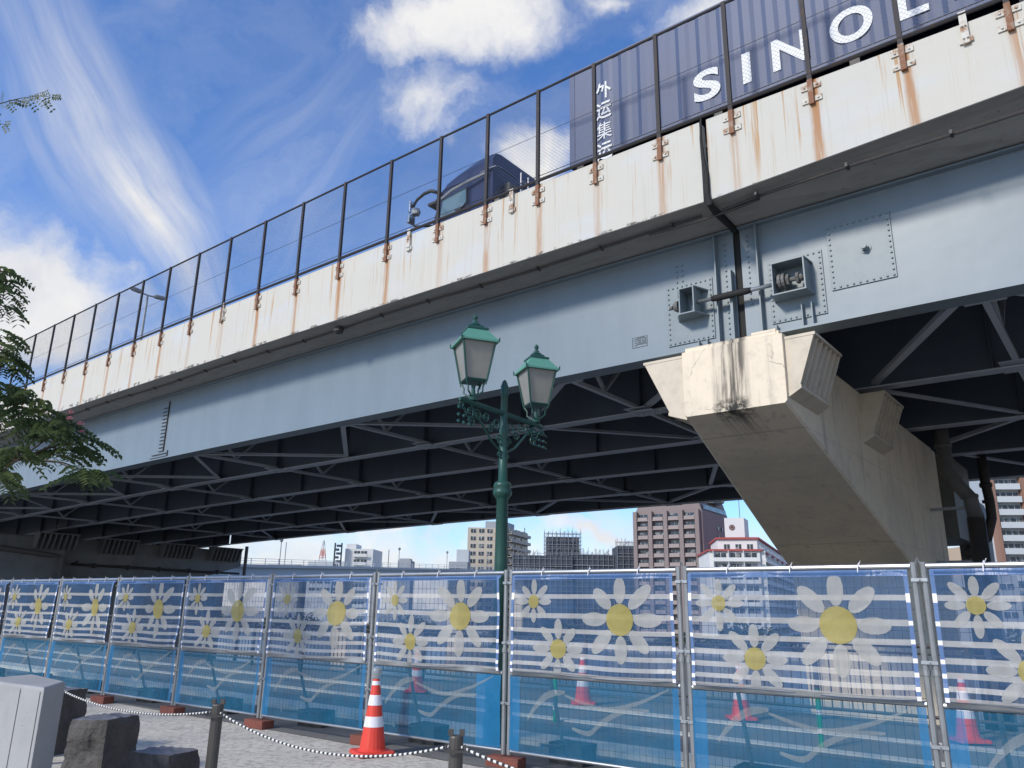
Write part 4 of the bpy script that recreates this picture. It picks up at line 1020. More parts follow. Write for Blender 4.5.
m_ = MT('lantern_glass', (.25, .24, .205), .35); m_.mix(m_.ramp(m_.noise(m_.pos(), 5, 4), .4, .7, 0, .4), (.19, .18, .15)); M['lantern_glass'] = m_.mat
lamp()

# ------------------------------------------------------------------ cones, poles, handrail behind
def make_cone(head=True):
    g = MB()
    g.prism([(-.19, -.16), (-.16, -.19), (.16, -.19), (.19, -.16), (.19, .16), (.16, .19), (-.16, .19), (-.19, .16)], [lambda a, b: (a, b, 0), lambda a, b: (a, b, .025), lambda a, b: (a*.96, b*.96, .035)])
    rr = lambda z: .135-(.135-.035)*(z-.03)/.69
    o0 = thing('traffic_cone', '', 'traffic cone')
    g.lathe([(rr(.03)+.02, .034), (rr(.05), .055), (rr(.26), .26)], (0, 0, 0), 20, cap=False)
    g2 = MB(); g2.lathe([(rr(.03)-.002, .03), (rr(.72), .72)], (0, 0, 0), 20); g2.build('cone_body', M['cone_red'], o0, smooth=False)
    g.build('cone_base', M['cone_red'], o0)
    for a, b in ((.26, .36), (.465, .565), (.66, .70)):
        g = MB(); g.lathe([(rr(a)+.002, a), (rr(b)+.002, b)], (0, 0, 0), 20, cap=False); g.build('reflective_band', M['reflective_white'], o0, smooth=True)
    if head:
        g = MB(); g.lathe([(.036, .72), (.04, .735), (.052, .76), (.054, .79), (.05, .815), (.03, .835), (.01, .84)], (0, 0, 0), 14); g.build('warning_light', M['clear_head'], o0, smooth=True)
    return o0
m_ = MT('clear_head', (.55, .58, .58), .15); m_.b.inputs['Transmission Weight'].default_value = .6; M['clear_head'] = m_.mat
c0 = make_cone(); c0.location = (-1.37, 8.72, 0); c0.rotation_euler = (0, 0, .5)
c0['label'] = 'red and white banded traffic cone with clear warning light, standing in front of the fence'
c1 = make_cone(False); c1.location = (-1.60, 14.75, .02); c1['group'] = 'cones seen through the net'; c1['label'] = 'red cone seen through the net behind the near banded cone'
for p, l in (((1.22, 13.35, .02), 'red cone seen through the net near the green striped pole'), ((3.30, 11.78, .02), 'red cone seen through the net right of the middle double post'), ((5.52, 10.08, .02), 'red cone behind the rightmost net, at the right edge')):
    copy_tree(c1, p, label=l)
def pole(p, lab):
    t = thing('marker_pole', lab, 'marker pole', p, 0, 'green marker poles behind the fence')
    g = MB(); g.lathe([(.03, 0), (.03, .62)], p, 8); g.build('shaft', M['green_pole'], t)
    for z in (.15, .35, .55):
        g = MB(); g.lathe([(.032, z), (.032, z+.05)], p, 8, cap=False); g.build('band', M['reflective_white'], t)
pole((.66, 11.35, 0), 'green marker pole with pale bands left of the red cone, behind the net')
pole((3.56, 9.55, 0), 'green marker pole with pale bands behind the ninth net from the left')
def handrail():
    t = thing('river_handrail', 'dark bar handrail along the river edge, seen through the blue nets', 'railing', (*sw(10, 12.3), 0))
    X = lambda s, w, z: U*s+W*w+Vector((0, 0, z))
    for z, r in ((1.05, .035), (.15, .025), (.95, .02)):
        g = MB(X); g.tube([(-20, 12.3, z), (60, 12.3, z)], r, 6); g.build('rail', M['dark_pipe'], t)
    for s in range(-20, 60, 2):
        g = MB(X); g.box((s-.03, 12.27, 0), (s+.03, 12.33, 1.05)); g.build('rail_post', M['dark_pipe'], t)
    g = MB(X); s = -20
    while s < 60: g.box((s-.009, 12.295, .15), (s+.009, 12.305, .95)); s += .14
    tag(g.build('balusters', M['dark_pipe'], t), kind='stuff')
handrail()

# ------------------------------------------------------------------ foreground: block, stones, bollards, rope
def white_block():
    g = MB(); F0 = Vector((-3.10, 5.60, 0)); e = Vector((-.83, .56, 0)).normalized(); n = Vector((.34, .94, 0)).normalized()   # e runs left, n back
    B0 = Vector((-3.22, 6.08, 0))
    g0 = F0; Z = .885
    pts = [g0, g0+e*.95, g0+e*.95+Vector((.1, .5, 0)), B0]
    P = [(p.x, p.y, z) for z in (0, Z-.02) for p in pts]; cen = sum(pts, Vector())/4
    P += [(p.x+(cen.x-p.x)*.03, p.y+(cen.y-p.y)*.03, Z) for p in pts]
    g.grid(P, [(0, 1, 5, 4), (1, 2, 6, 5), (2, 3, 7, 6), (3, 0, 4, 7), (4, 5, 9, 8), (5, 6, 10, 9), (6, 7, 11, 10), (7, 4, 8, 11), (8, 9, 10, 11), (3, 2, 1, 0)])
    t = thing('concrete_barrier', 'pale grey concrete block with vertical joint lines at the lower left corner', 'concrete block', tuple(F0))
    g.build('block', M['pale_concrete'], t, bevel=.012)
    g = MB(); a = F0+e*.31; nn = Vector((-.56, -.83, 0))
    for q in (.04, .31, .62):
        a = F0+e*q; g.grid([(a+nn*.002+Vector((0, 0, z))+e*dx) for z in (0, Z-.03) for dx in (0, .008)], [(0, 1, 3, 2)])
    g.build('joint_line', M['weight_black'], t)
white_block()
def stone(cx, cy, wx, wy, hz, rz, seed, label, taper=.85):
    rnd = random.Random(seed); import bmesh
    bm = bmesh.new(); bmesh.ops.create_cube(bm, size=1); bmesh.ops.subdivide_edges(bm, edges=bm.edges[:], cuts=6, use_grid_fill=True)
    from mathutils import noise as mn
    for v in bm.verts:
        z = v.co.z+.5; k = 1-(1-taper)*z; v.co.x *= wx*k; v.co.y *= wy*k; v.co.z = z*hz
        side = 1 if z < .97 else .12
        d = mn.noise(Vector((v.co.x*4+seed, v.co.y*4, v.co.z*4)))*.045*side+mn.noise(Vector((v.co.x*13, v.co.y*13+seed, v.co.z*13)))*.014*side
        r = Vector((v.co.x, v.co.y, 0)); r = r.normalized() if r.length > 0 else r; v.co += r*d
        if z > .97: v.co.z += mn.noise(Vector((v.co.x*3, v.co.y*3, seed)))*.015
        if z < .02: v.co.z = -.02
    me = bpy.data.meshes.new('stone_block'); bm.to_mesh(me); bm.free()
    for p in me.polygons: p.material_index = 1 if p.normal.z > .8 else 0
    me.materials.append(M['dark_stone']); me.materials.append(M['stone_top_skylit'])
    o = bpy.data.objects.new('stone_block', me); COL.objects.link(o); o.location = (cx, cy, 0); o.rotation_euler = (0, 0, rz)
    b = o.modifiers.new('sub', 'SUBSURF'); b.levels = 1; b.render_levels = 2; b.subdivision_type = 'SIMPLE'
    tex = bpy.data.textures.new('stone_relief', 'CLOUDS'); tex.noise_scale = .09; tex.noise_depth = 4
    dm = o.modifiers.new('relief', 'DISPLACE'); dm.texture = tex; dm.strength = .035; dm.mid_level = .5; dm.texture_coords = 'LOCAL'
    tag(o, label, 'stone', 'rough dark stones by the bollards'); return o
stone(-3.60, 7.58, .40, .42, .455, -.25, 3, 'dark rough stone block in the middle of the three, under the chain-like rope', .92)
stone(-2.62, 6.55, .38, .36, .355, -.30, 8, 'lowest dark rough stone at the bottom edge, left of the bollard', .93)
stone(-4.72, 8.55, .62, .5, .58, -.2, 13, 'dark rough stone half hidden behind the pale concrete block', .98)
def bollard(x, y, h, lab):
    t = thing('bollard', lab, 'bollard', (x, y, 0), 0, 'dark steel bollards carrying the rope')
    g = MB(); g.lathe([(.044, 0), (.044, h-.01), (.040, h)], (x, y, 0), 14); g.build('post', M['bollard_steel'], t)
    g = MB(); g.box((x-.05, y-.012, h), (x-.018, y+.012, h+.035)); g.box((x+.018, y-.012, h), (x+.05, y+.012, h+.035)); g.tube([(x-.055, y-.03, h-.05), (x-.06, y-.07, h-.08), (x+.06, y-.07, h-.08), (x+.055, y-.03, h-.05)], .008, 5); g.build('eyelet', M['bollard_steel'], t)
B1 = Vector((-2.235, 6.5, .70)); B2 = Vector((-.305, 5.2, .69)); BL = Vector((-4.30, 7.95, .70)); B3 = Vector((1.62, 3.9, .70))
bollard(B1.x, B1.y, B1.z, 'dark steel bollard right of the stones, rope tied at its top')
bollard(B2.x, B2.y, B2.z, 'dark steel bollard at the bottom edge below the cone, rope tied at its top')
bollard(BL.x, BL.y, BL.z-.08, 'dark steel bollard hidden behind the pale concrete block')
def rope(a, b, sag, lab):
    t = MB(); L = (b-a).length; n = 40; ang = math.atan2(b.y-a.y, b.x-a.x); pts = []
    hx = math.hypot(b.x-a.x, b.y-a.y)
    for i in range(n+1):
        q = i/n; pts.append((hx*q, 0, (b.z-a.z)*q-sag*4*q*(1-q)))
    t.tube(pts, .0085, 6); o = t.build('rope', M['rope'], smooth=True); o.location = a; o.rotation_euler = (0, 0, ang); tag(o, lab, 'rope', 'black and white ropes strung between bollards'); return o
z1 = Vector((0, 0, -.05))
rope(BL+Vector((.05, 0, -.06)), B1+z1, .10, 'black and white twisted rope from behind the pale block to the first bollard')
rope(B1+z1, B2+z1, .17, 'black and white twisted rope sagging past the cone between the two bollards')
rope(B2+z1, B3+z1, .15, 'black and white twisted rope leaving the right bollard toward the bottom edge')
g = MB(); a = BL+Vector((.04, -.06, -.08))
for i in range(5):
    o = Vector((random.uniform(-.03, .03), random.uniform(-.02, .02), 0)); g.tube([a+o, a+o+Vector((random.uniform(-.04, .04), 0, -.07)), a+o+Vector((random.uniform(-.03, .05), 0, -.14-.03*i))], .010, 5)
tag(g.build('rope_tail', M['rope_yellow']), 'yellow knotted rope tail hanging beside the pale concrete block', 'rope')

# ------------------------------------------------------------------ buildings on the far bank
def plain(key, col, rough=.85, dirt=.3, sc_=.12): m = MT(key, col, rough); n = m.noise(m.pos(), sc_, 6, .6); m.mix(m.ramp(n, .35, .7, 0, dirt), tuple(c*.75 for c in col)); M[key] = m.mat
plain('taupe_tile', (.24, .195, .185)); plain('taupe_light', (.33, .275, .26)); plain('white_wall', (.68, .68, .66)); plain('red_eave', (.38, .085, .08))
plain('beige_wall', (.52, .46, .37)); plain('grey_wall', (.34, .36, .38)); plain('scaffold_net', (.065, .078, .10), .9, .5, .3); plain('pale_grey_wall', (.50, .53, .54)); plain('brown_tile', (.30, .17, .12)); plain('steel_pole', (.22, .23, .25))
plain('emblem_dark', (.10, .03, .035)); plain('bridge_blue', (.45, .52, .56)); plain('tan_wall', (.50, .38, .27)); plain('mast_red', (.60, .12, .08)); plain('door_blue', (.12, .16, .2))
def win_mat():
    m = MT('window_glass', (.035, .045, .055), .12); w = m.noise(m.pos(), .55, 2, .5); m.mix(m.ramp(w, .55, .60, 0, .7), (.30, .31, .30)); M['window_glass'] = m.mat
win_mat()
ZG = -5.4
class Bld:
    def __init__(s, label, base, cat='building', group=None): s.t = thing('apartment_building' if cat == 'building' else cat.replace(' ', '_'), label, cat, base, 0, group)
    def mass(s, pts, z0, z1, mat, name='wall'):
        g = MB(); g.prism(pts, [lambda a, b: (a, b, z0), lambda a, b: (a, b, z1)]); return g.build(name, M[mat], s.t)
    def facade(s, P, Q, z0, fh, nf, nb, wmat='window_glass', pil=None, balc=None, wfrac=.72, hfrac=.62, balc_d=1.2, pil_w=.8, split=2, inset=.0, bh=.95, slabw=.22, railpost=0):
        P = Vector((*P, 0)); Q = Vector((*Q, 0)); e = (Q-P).normalized(); n = Vector((e.y, -e.x, 0)); L = (Q-P).length; bw = L/nb
        up = Vector((0, 0, 1))
        def bx(g, a, b, d0, d1, za, zb):
            pts = [P+e*a+n*d0, P+e*b+n*d0, P+e*b+n*d1, P+e*a+n*d1]
            g.prism([(p.x, p.y) for p in pts], [lambda x, y: (x, y, za), lambda x, y: (x, y, zb)])
        for f in range(nf):
            z = z0+f*fh
            for b in range(nb):
                a0 = b*bw+bw*(1-wfrac)/2; a1 = a0+bw*wfrac
                g = MB(); bx(g, a0, a1, .02, .07, z+.15, z+fh*hfrac+.15); w = g.build('window', M[wmat], s.t)
                g = MB()
                for q in range(1, split): x = a0+(a1-a0)*q/split; bx(g, x-.06, x+.06, .071, .11, z+.15, z+fh*hfrac+.15)
                bx(g, a0-.05, a1+.05, .071, .11, z+fh*hfrac+.15, z+fh*hfrac+.25)
                g.build('frame', M[balc or 'white_wall'], w)
        if balc:
            for f in range(nf):
                g = MB(); z = z0+f*fh; bx(g, 0, L, .12, balc_d, z-slabw, z); 
                for b in range(nb):
                    ga = .18*bw if pil else 0
                    bx(g, b*bw+ga, (b+1)*bw-ga, balc_d-.15, balc_d, z+.001, z+bh)
                    if railpost: bx(g, b*bw-.08, b*bw+.08, .12, balc_d-.16, z+.002, z+fh-slabw-.01)
                g.build('balcony', M[balc], s.t)
        if pil:
            for b in range(nb+1):
                g = MB(); x = b*bw; bx(g, x-pil_w/2, x+pil_w/2, .12, balc_d+.25, z0-.5, z0+nf*fh); g.build('pillar', M[pil], s.t)
# taupe block
b = Bld('taupe tiled apartment block with recessed dark balconies, between the scaffolding and the white block', (50, 268, ZG))
b.mass([(42.5, 267.5), (62.6, 255), (76.8, 276), (57, 289)], ZG, 33.2, 'taupe_tile')
g = MB(); g.prism([(0, 33.2), (1, 33.2), (.93, 38.5), (.10, 37.5)], [lambda a, z: (42.5+20.1*a, 267.5-12.5*a, z), lambda a, z: (57+19.8*a, 289-13*a, z)]); g.build('mansard_roof', M['taupe_tile'], b.t)
b.facade((43.1, 267.1), (61.4, 255.7), ZG+.6, 2.98, 13, 4, pil='taupe_tile', balc='taupe_light', wfrac=.66, hfrac=.66, balc_d=1.3, pil_w=1.35, bh=1.0)
g = MB()
for f in range(11):
    for q in (.55, .70): x, y = 62.6+14.2*q, 255+21*q; g.beam((x+.1, y-.07, ZG+4+f*2.98), (x+.1, y-.07, ZG+5.1+f*2.98), .5, .9, (.56, .83, 0))
g.build('small_windows', M['window_glass'], b.t)
g = MB(); g.beam((63.3, 255.9, 35), (75.5, 274, 35), 1.5, .15, (.83, -.56, 0)); g.box((66, 262, 37), (72, 270, 39.4)); g.build('louvre_band', M['window_glass'], b.t)
# white block with red eaves
b = Bld('white stepped apartment block with red eaves and a round-emblem penthouse tower', (64, 225, ZG))
b.mass([(53.6, 213), (66.3, 210), (107, 300), (80, 312), (56, 235)], ZG, 17.4, 'white_wall'); b.mass([(57.6, 219), (67.8, 216.5), (104, 297), (80, 308), (60, 236)], 17.7, 21.1, 'white_wall', 'upper_wall')
b.mass([(53.1, 212.4), (66.6, 209.3), (107.6, 300), (80, 313), (55.5, 235)], 17.41, 17.9, 'red_eave', 'eave'); b.mass([(57.1, 218.4), (68.1, 215.8), (104.6, 297), (80, 309), (59.5, 236)], 21.11, 21.6, 'red_eave', 'eave')
b.mass([(61.2, 224), (66.4, 222.6), (69.5, 229), (64, 231)], 21.91, 27.6, 'white_wall', 'penthouse')
b.facade((54.6, 212.7), (66.0, 210), ZG+.4, 2.84, 8, 3, balc='white_wall', wfrac=.7, hfrac=.7, balc_d=1.4, bh=.8, railpost=1)
b.facade((66.7, 210.8), (106, 298), ZG+.4, 2.84, 8, 7, balc='white_wall', wfrac=.55, hfrac=.7, balc_d=1.4, bh=.8, railpost=1)
b.facade((58.5, 218.8), (67.4, 216.6), 18.2, 2.8, 1, 3, wfrac=.5, hfrac=.5); b.facade((68.1, 217.2), (103, 295), 18.2, 2.8, 1, 9, balc='white_wall', wfrac=.5, hfrac=.6, bh=.7)
g = MB()
def discv(g, c, r, n_, nrm, k=20, rin=0):
    nrm = Vector(nrm).normalized(); e = Vector((-nrm.y, nrm.x, 0)).normalized(); up = Vector((0, 0, 1)); c = Vector(c)
    if rin: 
        o = [c+e*(r*math.cos(2*math.pi*i/k))+up*(r*math.sin(2*math.pi*i/k)) for i in range(k)]; q = [c+e*(rin*math.cos(2*math.pi*i/k))+up*(rin*math.sin(2*math.pi*i/k)) for i in range(k)]
        g.grid(o+q, [(i, (i+1) % k, k+(i+1) % k, k+i) for i in range(k)])
    else: g.add([c+e*(r*math.cos(2*math.pi*i/k))+up*(r*math.sin(2*math.pi*i/k)) for i in range(k)])
nr = (-.26, -.966, 0); discv(g, (63.1, 223.35, 24.9), .8, 0, nr); g.build('round_emblem', M['emblem_dark'], b.t)
g = MB(); discv(g, (63.09, 223.3, 24.9), .45, 0, nr, 20, .32); discv(g, (63.09, 223.3, 24.9), .68, 0, nr, 20, .58); g.build('emblem_mark', M['taupe_light'], b.t)
g = MB(); g.tube([(66.6, 227, 27.5), (66.6, 227, 36)], .12, 5); g.box((65.2, 223.0, 24.6), (66.0, 223.5, 25.5)); g.build('antenna', M['steel_pole'], b.t)
# beige block
b = Bld('beige apartment tower with paired windows and stacked balconies, behind the street lamp', (-5, 330, ZG))
b.mass([(-16.9, 320), (-1, 320), (8, 343), (-10, 347)], ZG, 33.3, 'beige_wall'); b.mass([(-10, 326), (-2, 326), (2, 338), (-8, 338)], 33.31, 36.5, 'grey_wall', 'penthouse')
b.facade((-16.3, 319.9), (-6.3, 319.9), ZG+.5, 3.0, 13, 3, wfrac=.6, hfrac=.5); b.facade((-6.0, 319.9), (-1.2, 319.9), ZG+.5, 3.0, 13, 1, balc='beige_wall', wfrac=.8, hfrac=.7); b.facade((-.7, 320.2), (7.8, 342), ZG+.5, 3.0, 13, 3, balc='beige_wall', wfrac=.75, hfrac=.7, balc_d=1.6)
# small grey block left of it
b = Bld('low grey building with a lilac band left of the beige tower', (-19, 300, ZG))
b.mass([(-22.6, 300), (-15.6, 300), (-15, 312), (-22, 312)], ZG, 18.5, 'grey_wall'); b.mass([(-20, 303), (-15.4, 303), (-15.2, 312), (-20, 312)], 18.51, 23.2, 'pale_grey_wall', 'upper_wall'); b.facade((-22.3, 299.9), (-15.9, 299.9), ZG+1, 3.2, 7, 3, wfrac=.75, hfrac=.4)
# scaffolded site
def scaff(label, boxes, spires):
    t = thing('scaffolded_building', label, 'construction site', (boxes[0][0], boxes[0][2], ZG), 0)
    for x0, x1, y0, y1, z1 in boxes:
        g = MB(); g.box((x0, y0, ZG), (x1, y1, z1)); nb = g.build('netted_wall', M['scaffold_net'], t)
        g = MB(); n = max(3, int((x1-x0)/1.8))
        for i in range(n+1):
            x = x0+(x1-x0)*i/n; g.box((x-.07, y0-.45, ZG), (x+.07, y0-.3, z1+random.uniform(.3, 1.6)))
            if i % 2 == 0: g.box((x-.05, y1-.1, z1), (x+.05, y1, z1+random.uniform(.3, 1.8)))
        z = ZG+2
        while z < z1+1: g.box((x0, y0-.42, z), (x1, y0-.33, z+.12)); z += 1.9
        g.box((x0-.2, y0-.5, z1-3.9), (x1+.2, y0-.25, z1-3.7)); g.build('scaffold_poles', M['steel_pole'], nb)
    for x0, x1, y, z0, z1 in spires:
        g = MB(); 
        for i in range(int((x1-x0)/1.5)+1):
            x = x0+i*1.5
            for dy_ in (0, 2.5, 5): g.box((x-.06, y+dy_, z0), (x+.06, y+dy_+.12, z1+random.uniform(-.6, 1.4)))
        z = z0
        while z < z1: 
            for dy_ in (0, 2.5, 5): g.box((x0, y+dy_+.02, z), (x1, y+dy_+.1, z+.11))
            z += 1.4
        for i in range(12):
            xa = random.uniform(x0, x1-2); za = random.uniform(z0, z1-2); g.beam((xa, y+.05, za), (xa+2, y+.05, za+2), .08, .08)
        g.build('open_scaffold', M['steel_pole'], t)
scaff('dark-netted building under scaffolding with an open lattice tower on top', [(1.4, 22.9, 290, 312, 20.6), (22.95, 38.2, 291, 312, 21.2), (14.0, 26.0, 296, 306, 28.0)], [(13.1, 27, 294, 20.7, 30.2), (23, 37, 291.2, 21.3, 22.6), (1.6, 12, 291.2, 20.7, 21.8)])
scaff('dark-netted block beside the taupe apartments, thin poles rising from its top', [(38.6, 46.8, 284, 298, 24.0)], [(38.8, 46.5, 284.5, 24.1, 25.6)])
# right-hand tall block
b = Bld('tall grey balcony block with brown tiled columns at the right edge', (130, 190, ZG))
b.mass([(112.6, 184), (160, 176), (168, 200), (120, 210)], ZG, 42, 'pale_grey_wall')
b.facade((114.3, 183.6), (119.6, 182.7), ZG+.3, 2.98, 15, 2, balc='pale_grey_wall', wfrac=.85, hfrac=.7, balc_d=1.5, bh=1.15); b.facade((120.8, 182.5), (136.5, 179.9), ZG+.3, 2.98, 15, 2, balc='pale_grey_wall', wfrac=.85, hfrac=.7, balc_d=1.5, bh=1.15)
for x0 in (112.9, 119.7, 137.0):
    g = MB(); y = 184-(x0-112.6)*.1688; g.box((x0, y-2.0, ZG), (x0+.9, y-.02, 42)); g.build('column', M['brown_tile'], b.t)
b = Bld('small tan building low beside the dark drain pipes, left of the tall right block', (117, 200, ZG)); b.mass([(111.5, 196), (118.6, 196), (118.6, 206), (111.5, 206)], ZG, 18.2, 'tan_wall'); b.facade((112, 195.9), (118.2, 195.9), ZG+1, 3.1, 7, 2, wfrac=.6, hfrac=.4)
b = Bld('low grey building at the foot of the tall right block', (110, 176, ZG)); b.mass([(102.5, 178), (112.3, 176.5), (112.8, 184), (103, 186)], ZG, 10.5, 'grey_wall'); b.facade((103, 177.8), (112, 176.4), ZG+.8, 3.0, 5, 2, wfrac=.6, hfrac=.4)
# far left group
b = Bld('white apartment house with a dark lattice stair tower, far left above the low bridge', (-57, 300, ZG))
b.mass([(-61.8, 300), (-51.3, 300), (-50, 314), (-60, 314)], ZG, 22.6, 'white_wall'); b.mass([(-61.8, 302), (-58.2, 302), (-58, 312), (-61.5, 312)], 22.61, 24.6, 'white_wall', 'upper_wall'); b.facade((-58.6, 299.9), (-53.4, 299.9), ZG+.8, 3.05, 9, 2, balc='white_wall', wfrac=.8, hfrac=.6)
g = MB()
for i in range(20):
    z = ZG+1.5+i*1.42; g.box((-65.4+(i % 2)*.8, 297, z), (-63.9+(i % 2)*.8, 299, z+.75)); g.box((-65.4, 297, z), (-65.25, 299, z+1.42)); g.box((-62.9, 297, z), (-62.75, 299, z+1.42))
g.build('stair_tower', M['scaffold_net'], b.t)
b = Bld('small flat grey box building seen over the low bridge', (-37, 280, ZG)); b.mass([(-39, 280), (-34.4, 280), (-34, 288), (-38.6, 288)], ZG, 17.5, 'grey_wall'); b.mass([(-38.6, 281), (-34.8, 281), (-34.8, 287), (-38.6, 287)], 17.51, 18.2, 'grey_wall', 'parapet')
b = Bld('long low roofed building beyond the low bridge at far left', (-80, 350, ZG)); b.mass([(-88, 350), (-70, 350), (-70, 372), (-88, 372)], ZG, 20.4, 'pale_grey_wall'); b.mass([(-106, 352), (-92, 352), (-92, 368), (-106, 368)], ZG, 19.0, 'grey_wall', 'annex'); b.facade((-87, 349.9), (-71, 349.9), 8, 3, 4, 5, wfrac=.7, hfrac=.4)
# lattice mast
t = thing('radio_mast', 'small red and white lattice mast far away above the low bridge', 'mast', (-117, 500, 20))
for q in range(4):
    g = MB(); z0, z1 = 20+q*5.4, 20+(q+1)*5.4; r0, r1 = 3.6*(1-q/4.4), 3.6*(1-(q+1)/4.4)
    for k in range(4):
        a0, a1 = k*math.pi/2+.4, (k+1)*math.pi/2+.4
        p = lambda r, a, z: (-117+r*math.cos(a), 500+r*math.sin(a), z)
        g.beam(p(r0, a0, z0), p(r1, a0, z1), .35, .35); g.beam(p(r0, a0, z0), p(r1, a1, z1), .2, .2); g.beam(p(r0, a0, z0), p(r0, a1, z0), .2, .2)
    g.build('mast_section', M['mast_red'] if q % 2 == 0 else M['white_wall'], t)
for (x, y, z1, lab) in ((-60.5, 400, 29.5, 'thin grey pole rising between the white house and the grey box'), (-118, 420, 34, 'thin grey pole left of the lattice mast'), (6.6, 345, 36, 'thin aerial on the right end of the beige tower')):
    g = MB(); g.tube([(x, y, ZG if y > 350 else 33.4), (x, y, z1)], .22, 5); tag(g.build('aerial_pole', M['steel_pole']), lab, 'pole')
# low river bridge
def low_bridge():
    a = Vector((-60, -5, 0)); P = Vector((-33.6, 100, 0)); Q = Vector((-10.4, 170, 0)); e = (Q-P).normalized(); n = Vector((e.y, -e.x, 0))
    t = thing('river_bridge', 'pale blue-grey low bridge with thin railing crossing the river under the road deck', 'bridge', tuple(P+Vector((0, 0, -6))))
    zt = lambda d: 6.0+.0435*d
    def run(z0, z1, o0, o1, nm, mat, da=-46, db=150):
        g = MB(); fs = [(lambda o, z, d=d: tuple(P+e*d+n*o+Vector((0, 0, zt(d)+z)))) for d in range(da, db+1, 14)]; g.prism([(o0, z0), (o1, z0), (o1, z1), (o0, z1)], fs); g.build(nm, M[mat], t)
    run(-1.25, -.1, .4, 6.6, 'girder', 'bridge_blue'); run(-.1, .25, 0, 7, 'deck', 'pale_grey_wall')
    for z in (.5, .8, 1.1): run(z, z+.05, .05, .12, 'railing', 'pale_grey_wall')
    g = MB()
    for d in range(-46, 150, 3): p = P+e*d+n*.08; g.box((p.x-.05, p.y-.05, zt(d)+.2), (p.x+.05, p.y+.05, zt(d)+1.15))
    tag(g.build('railing_posts', M['pale_grey_wall'], t), kind='stuff')
    for d in (20, 62, 104):
        p = P+e*d+n*3.5; g = MB(); g.prism([(p.x-1, p.y-1), (p.x+1, p.y-1), (p.x+1, p.y+1), (p.x-1, p.y+1)], [lambda a_, b_: (a_, b_, -8), lambda a_, b_: (a_, b_, zt(d)-1.26)]); g.build('bridge_pier', M['pier'], t)
    for d in (8, 44, 66, 90, 120):
        p = P+e*d+n*.2; g = MB(); z = zt(d); g.tube([(p.x, p.y, z+.2), (p.x, p.y, z+3.4)], .06, 5); g.lathe([(.1, 0), (.25, .15), (.2, .4), (.03, .5)], (p.x, p.y, z+3.4), 8); g.build('lamp_standard', M['steel_pole'], t)
low_bridge()
# planted band on the far bank
def leaf_cloud(name, n, size, sampler, mat, seed=1):
    rnd = random.Random(seed); vs = []; fs = []
    for i in range(n):
        c = Vector(sampler(rnd)); a = Vector((rnd.gauss(0, 1), rnd.gauss(0, 1), rnd.gauss(0, 1))).normalized(); b = a.cross(Vector((rnd.gauss(0, 1), rnd.gauss(0, 1), rnd.gauss(0, 1)))).normalized(); s_ = size*rnd.uniform(.6, 1.4)
        k = len(vs); vs += [tuple(c+a*s_), tuple(c+b*s_*.6), tuple(c-a*s_), tuple(c-b*s_*.6)]; fs.append((k, k+1, k+2, k+3))
    me = bpy.data.meshes.new(name); me.from_pydata(vs, [], fs); me.materials.append(M[mat]); me.update(); o = bpy.data.objects.new(name, me); COL.objects.link(o); return o
def hedge_s(rnd):
    s_ = rnd.uniform(-160, 420); w_ = rnd.uniform(151, 158); h = 2.2+1.6*math.sin(s_*.13)+1.1*math.sin(s_*.41+1)+.7*math.sin(s_*1.1); p = U*s_+W*w_; return (p.x, p.y, ZG+max(.8, h)*rnd.random()**.6)
tag(leaf_cloud('shrubbery', 26000, .42, hedge_s, 'hedge_leaf', 4), kind='stuff')

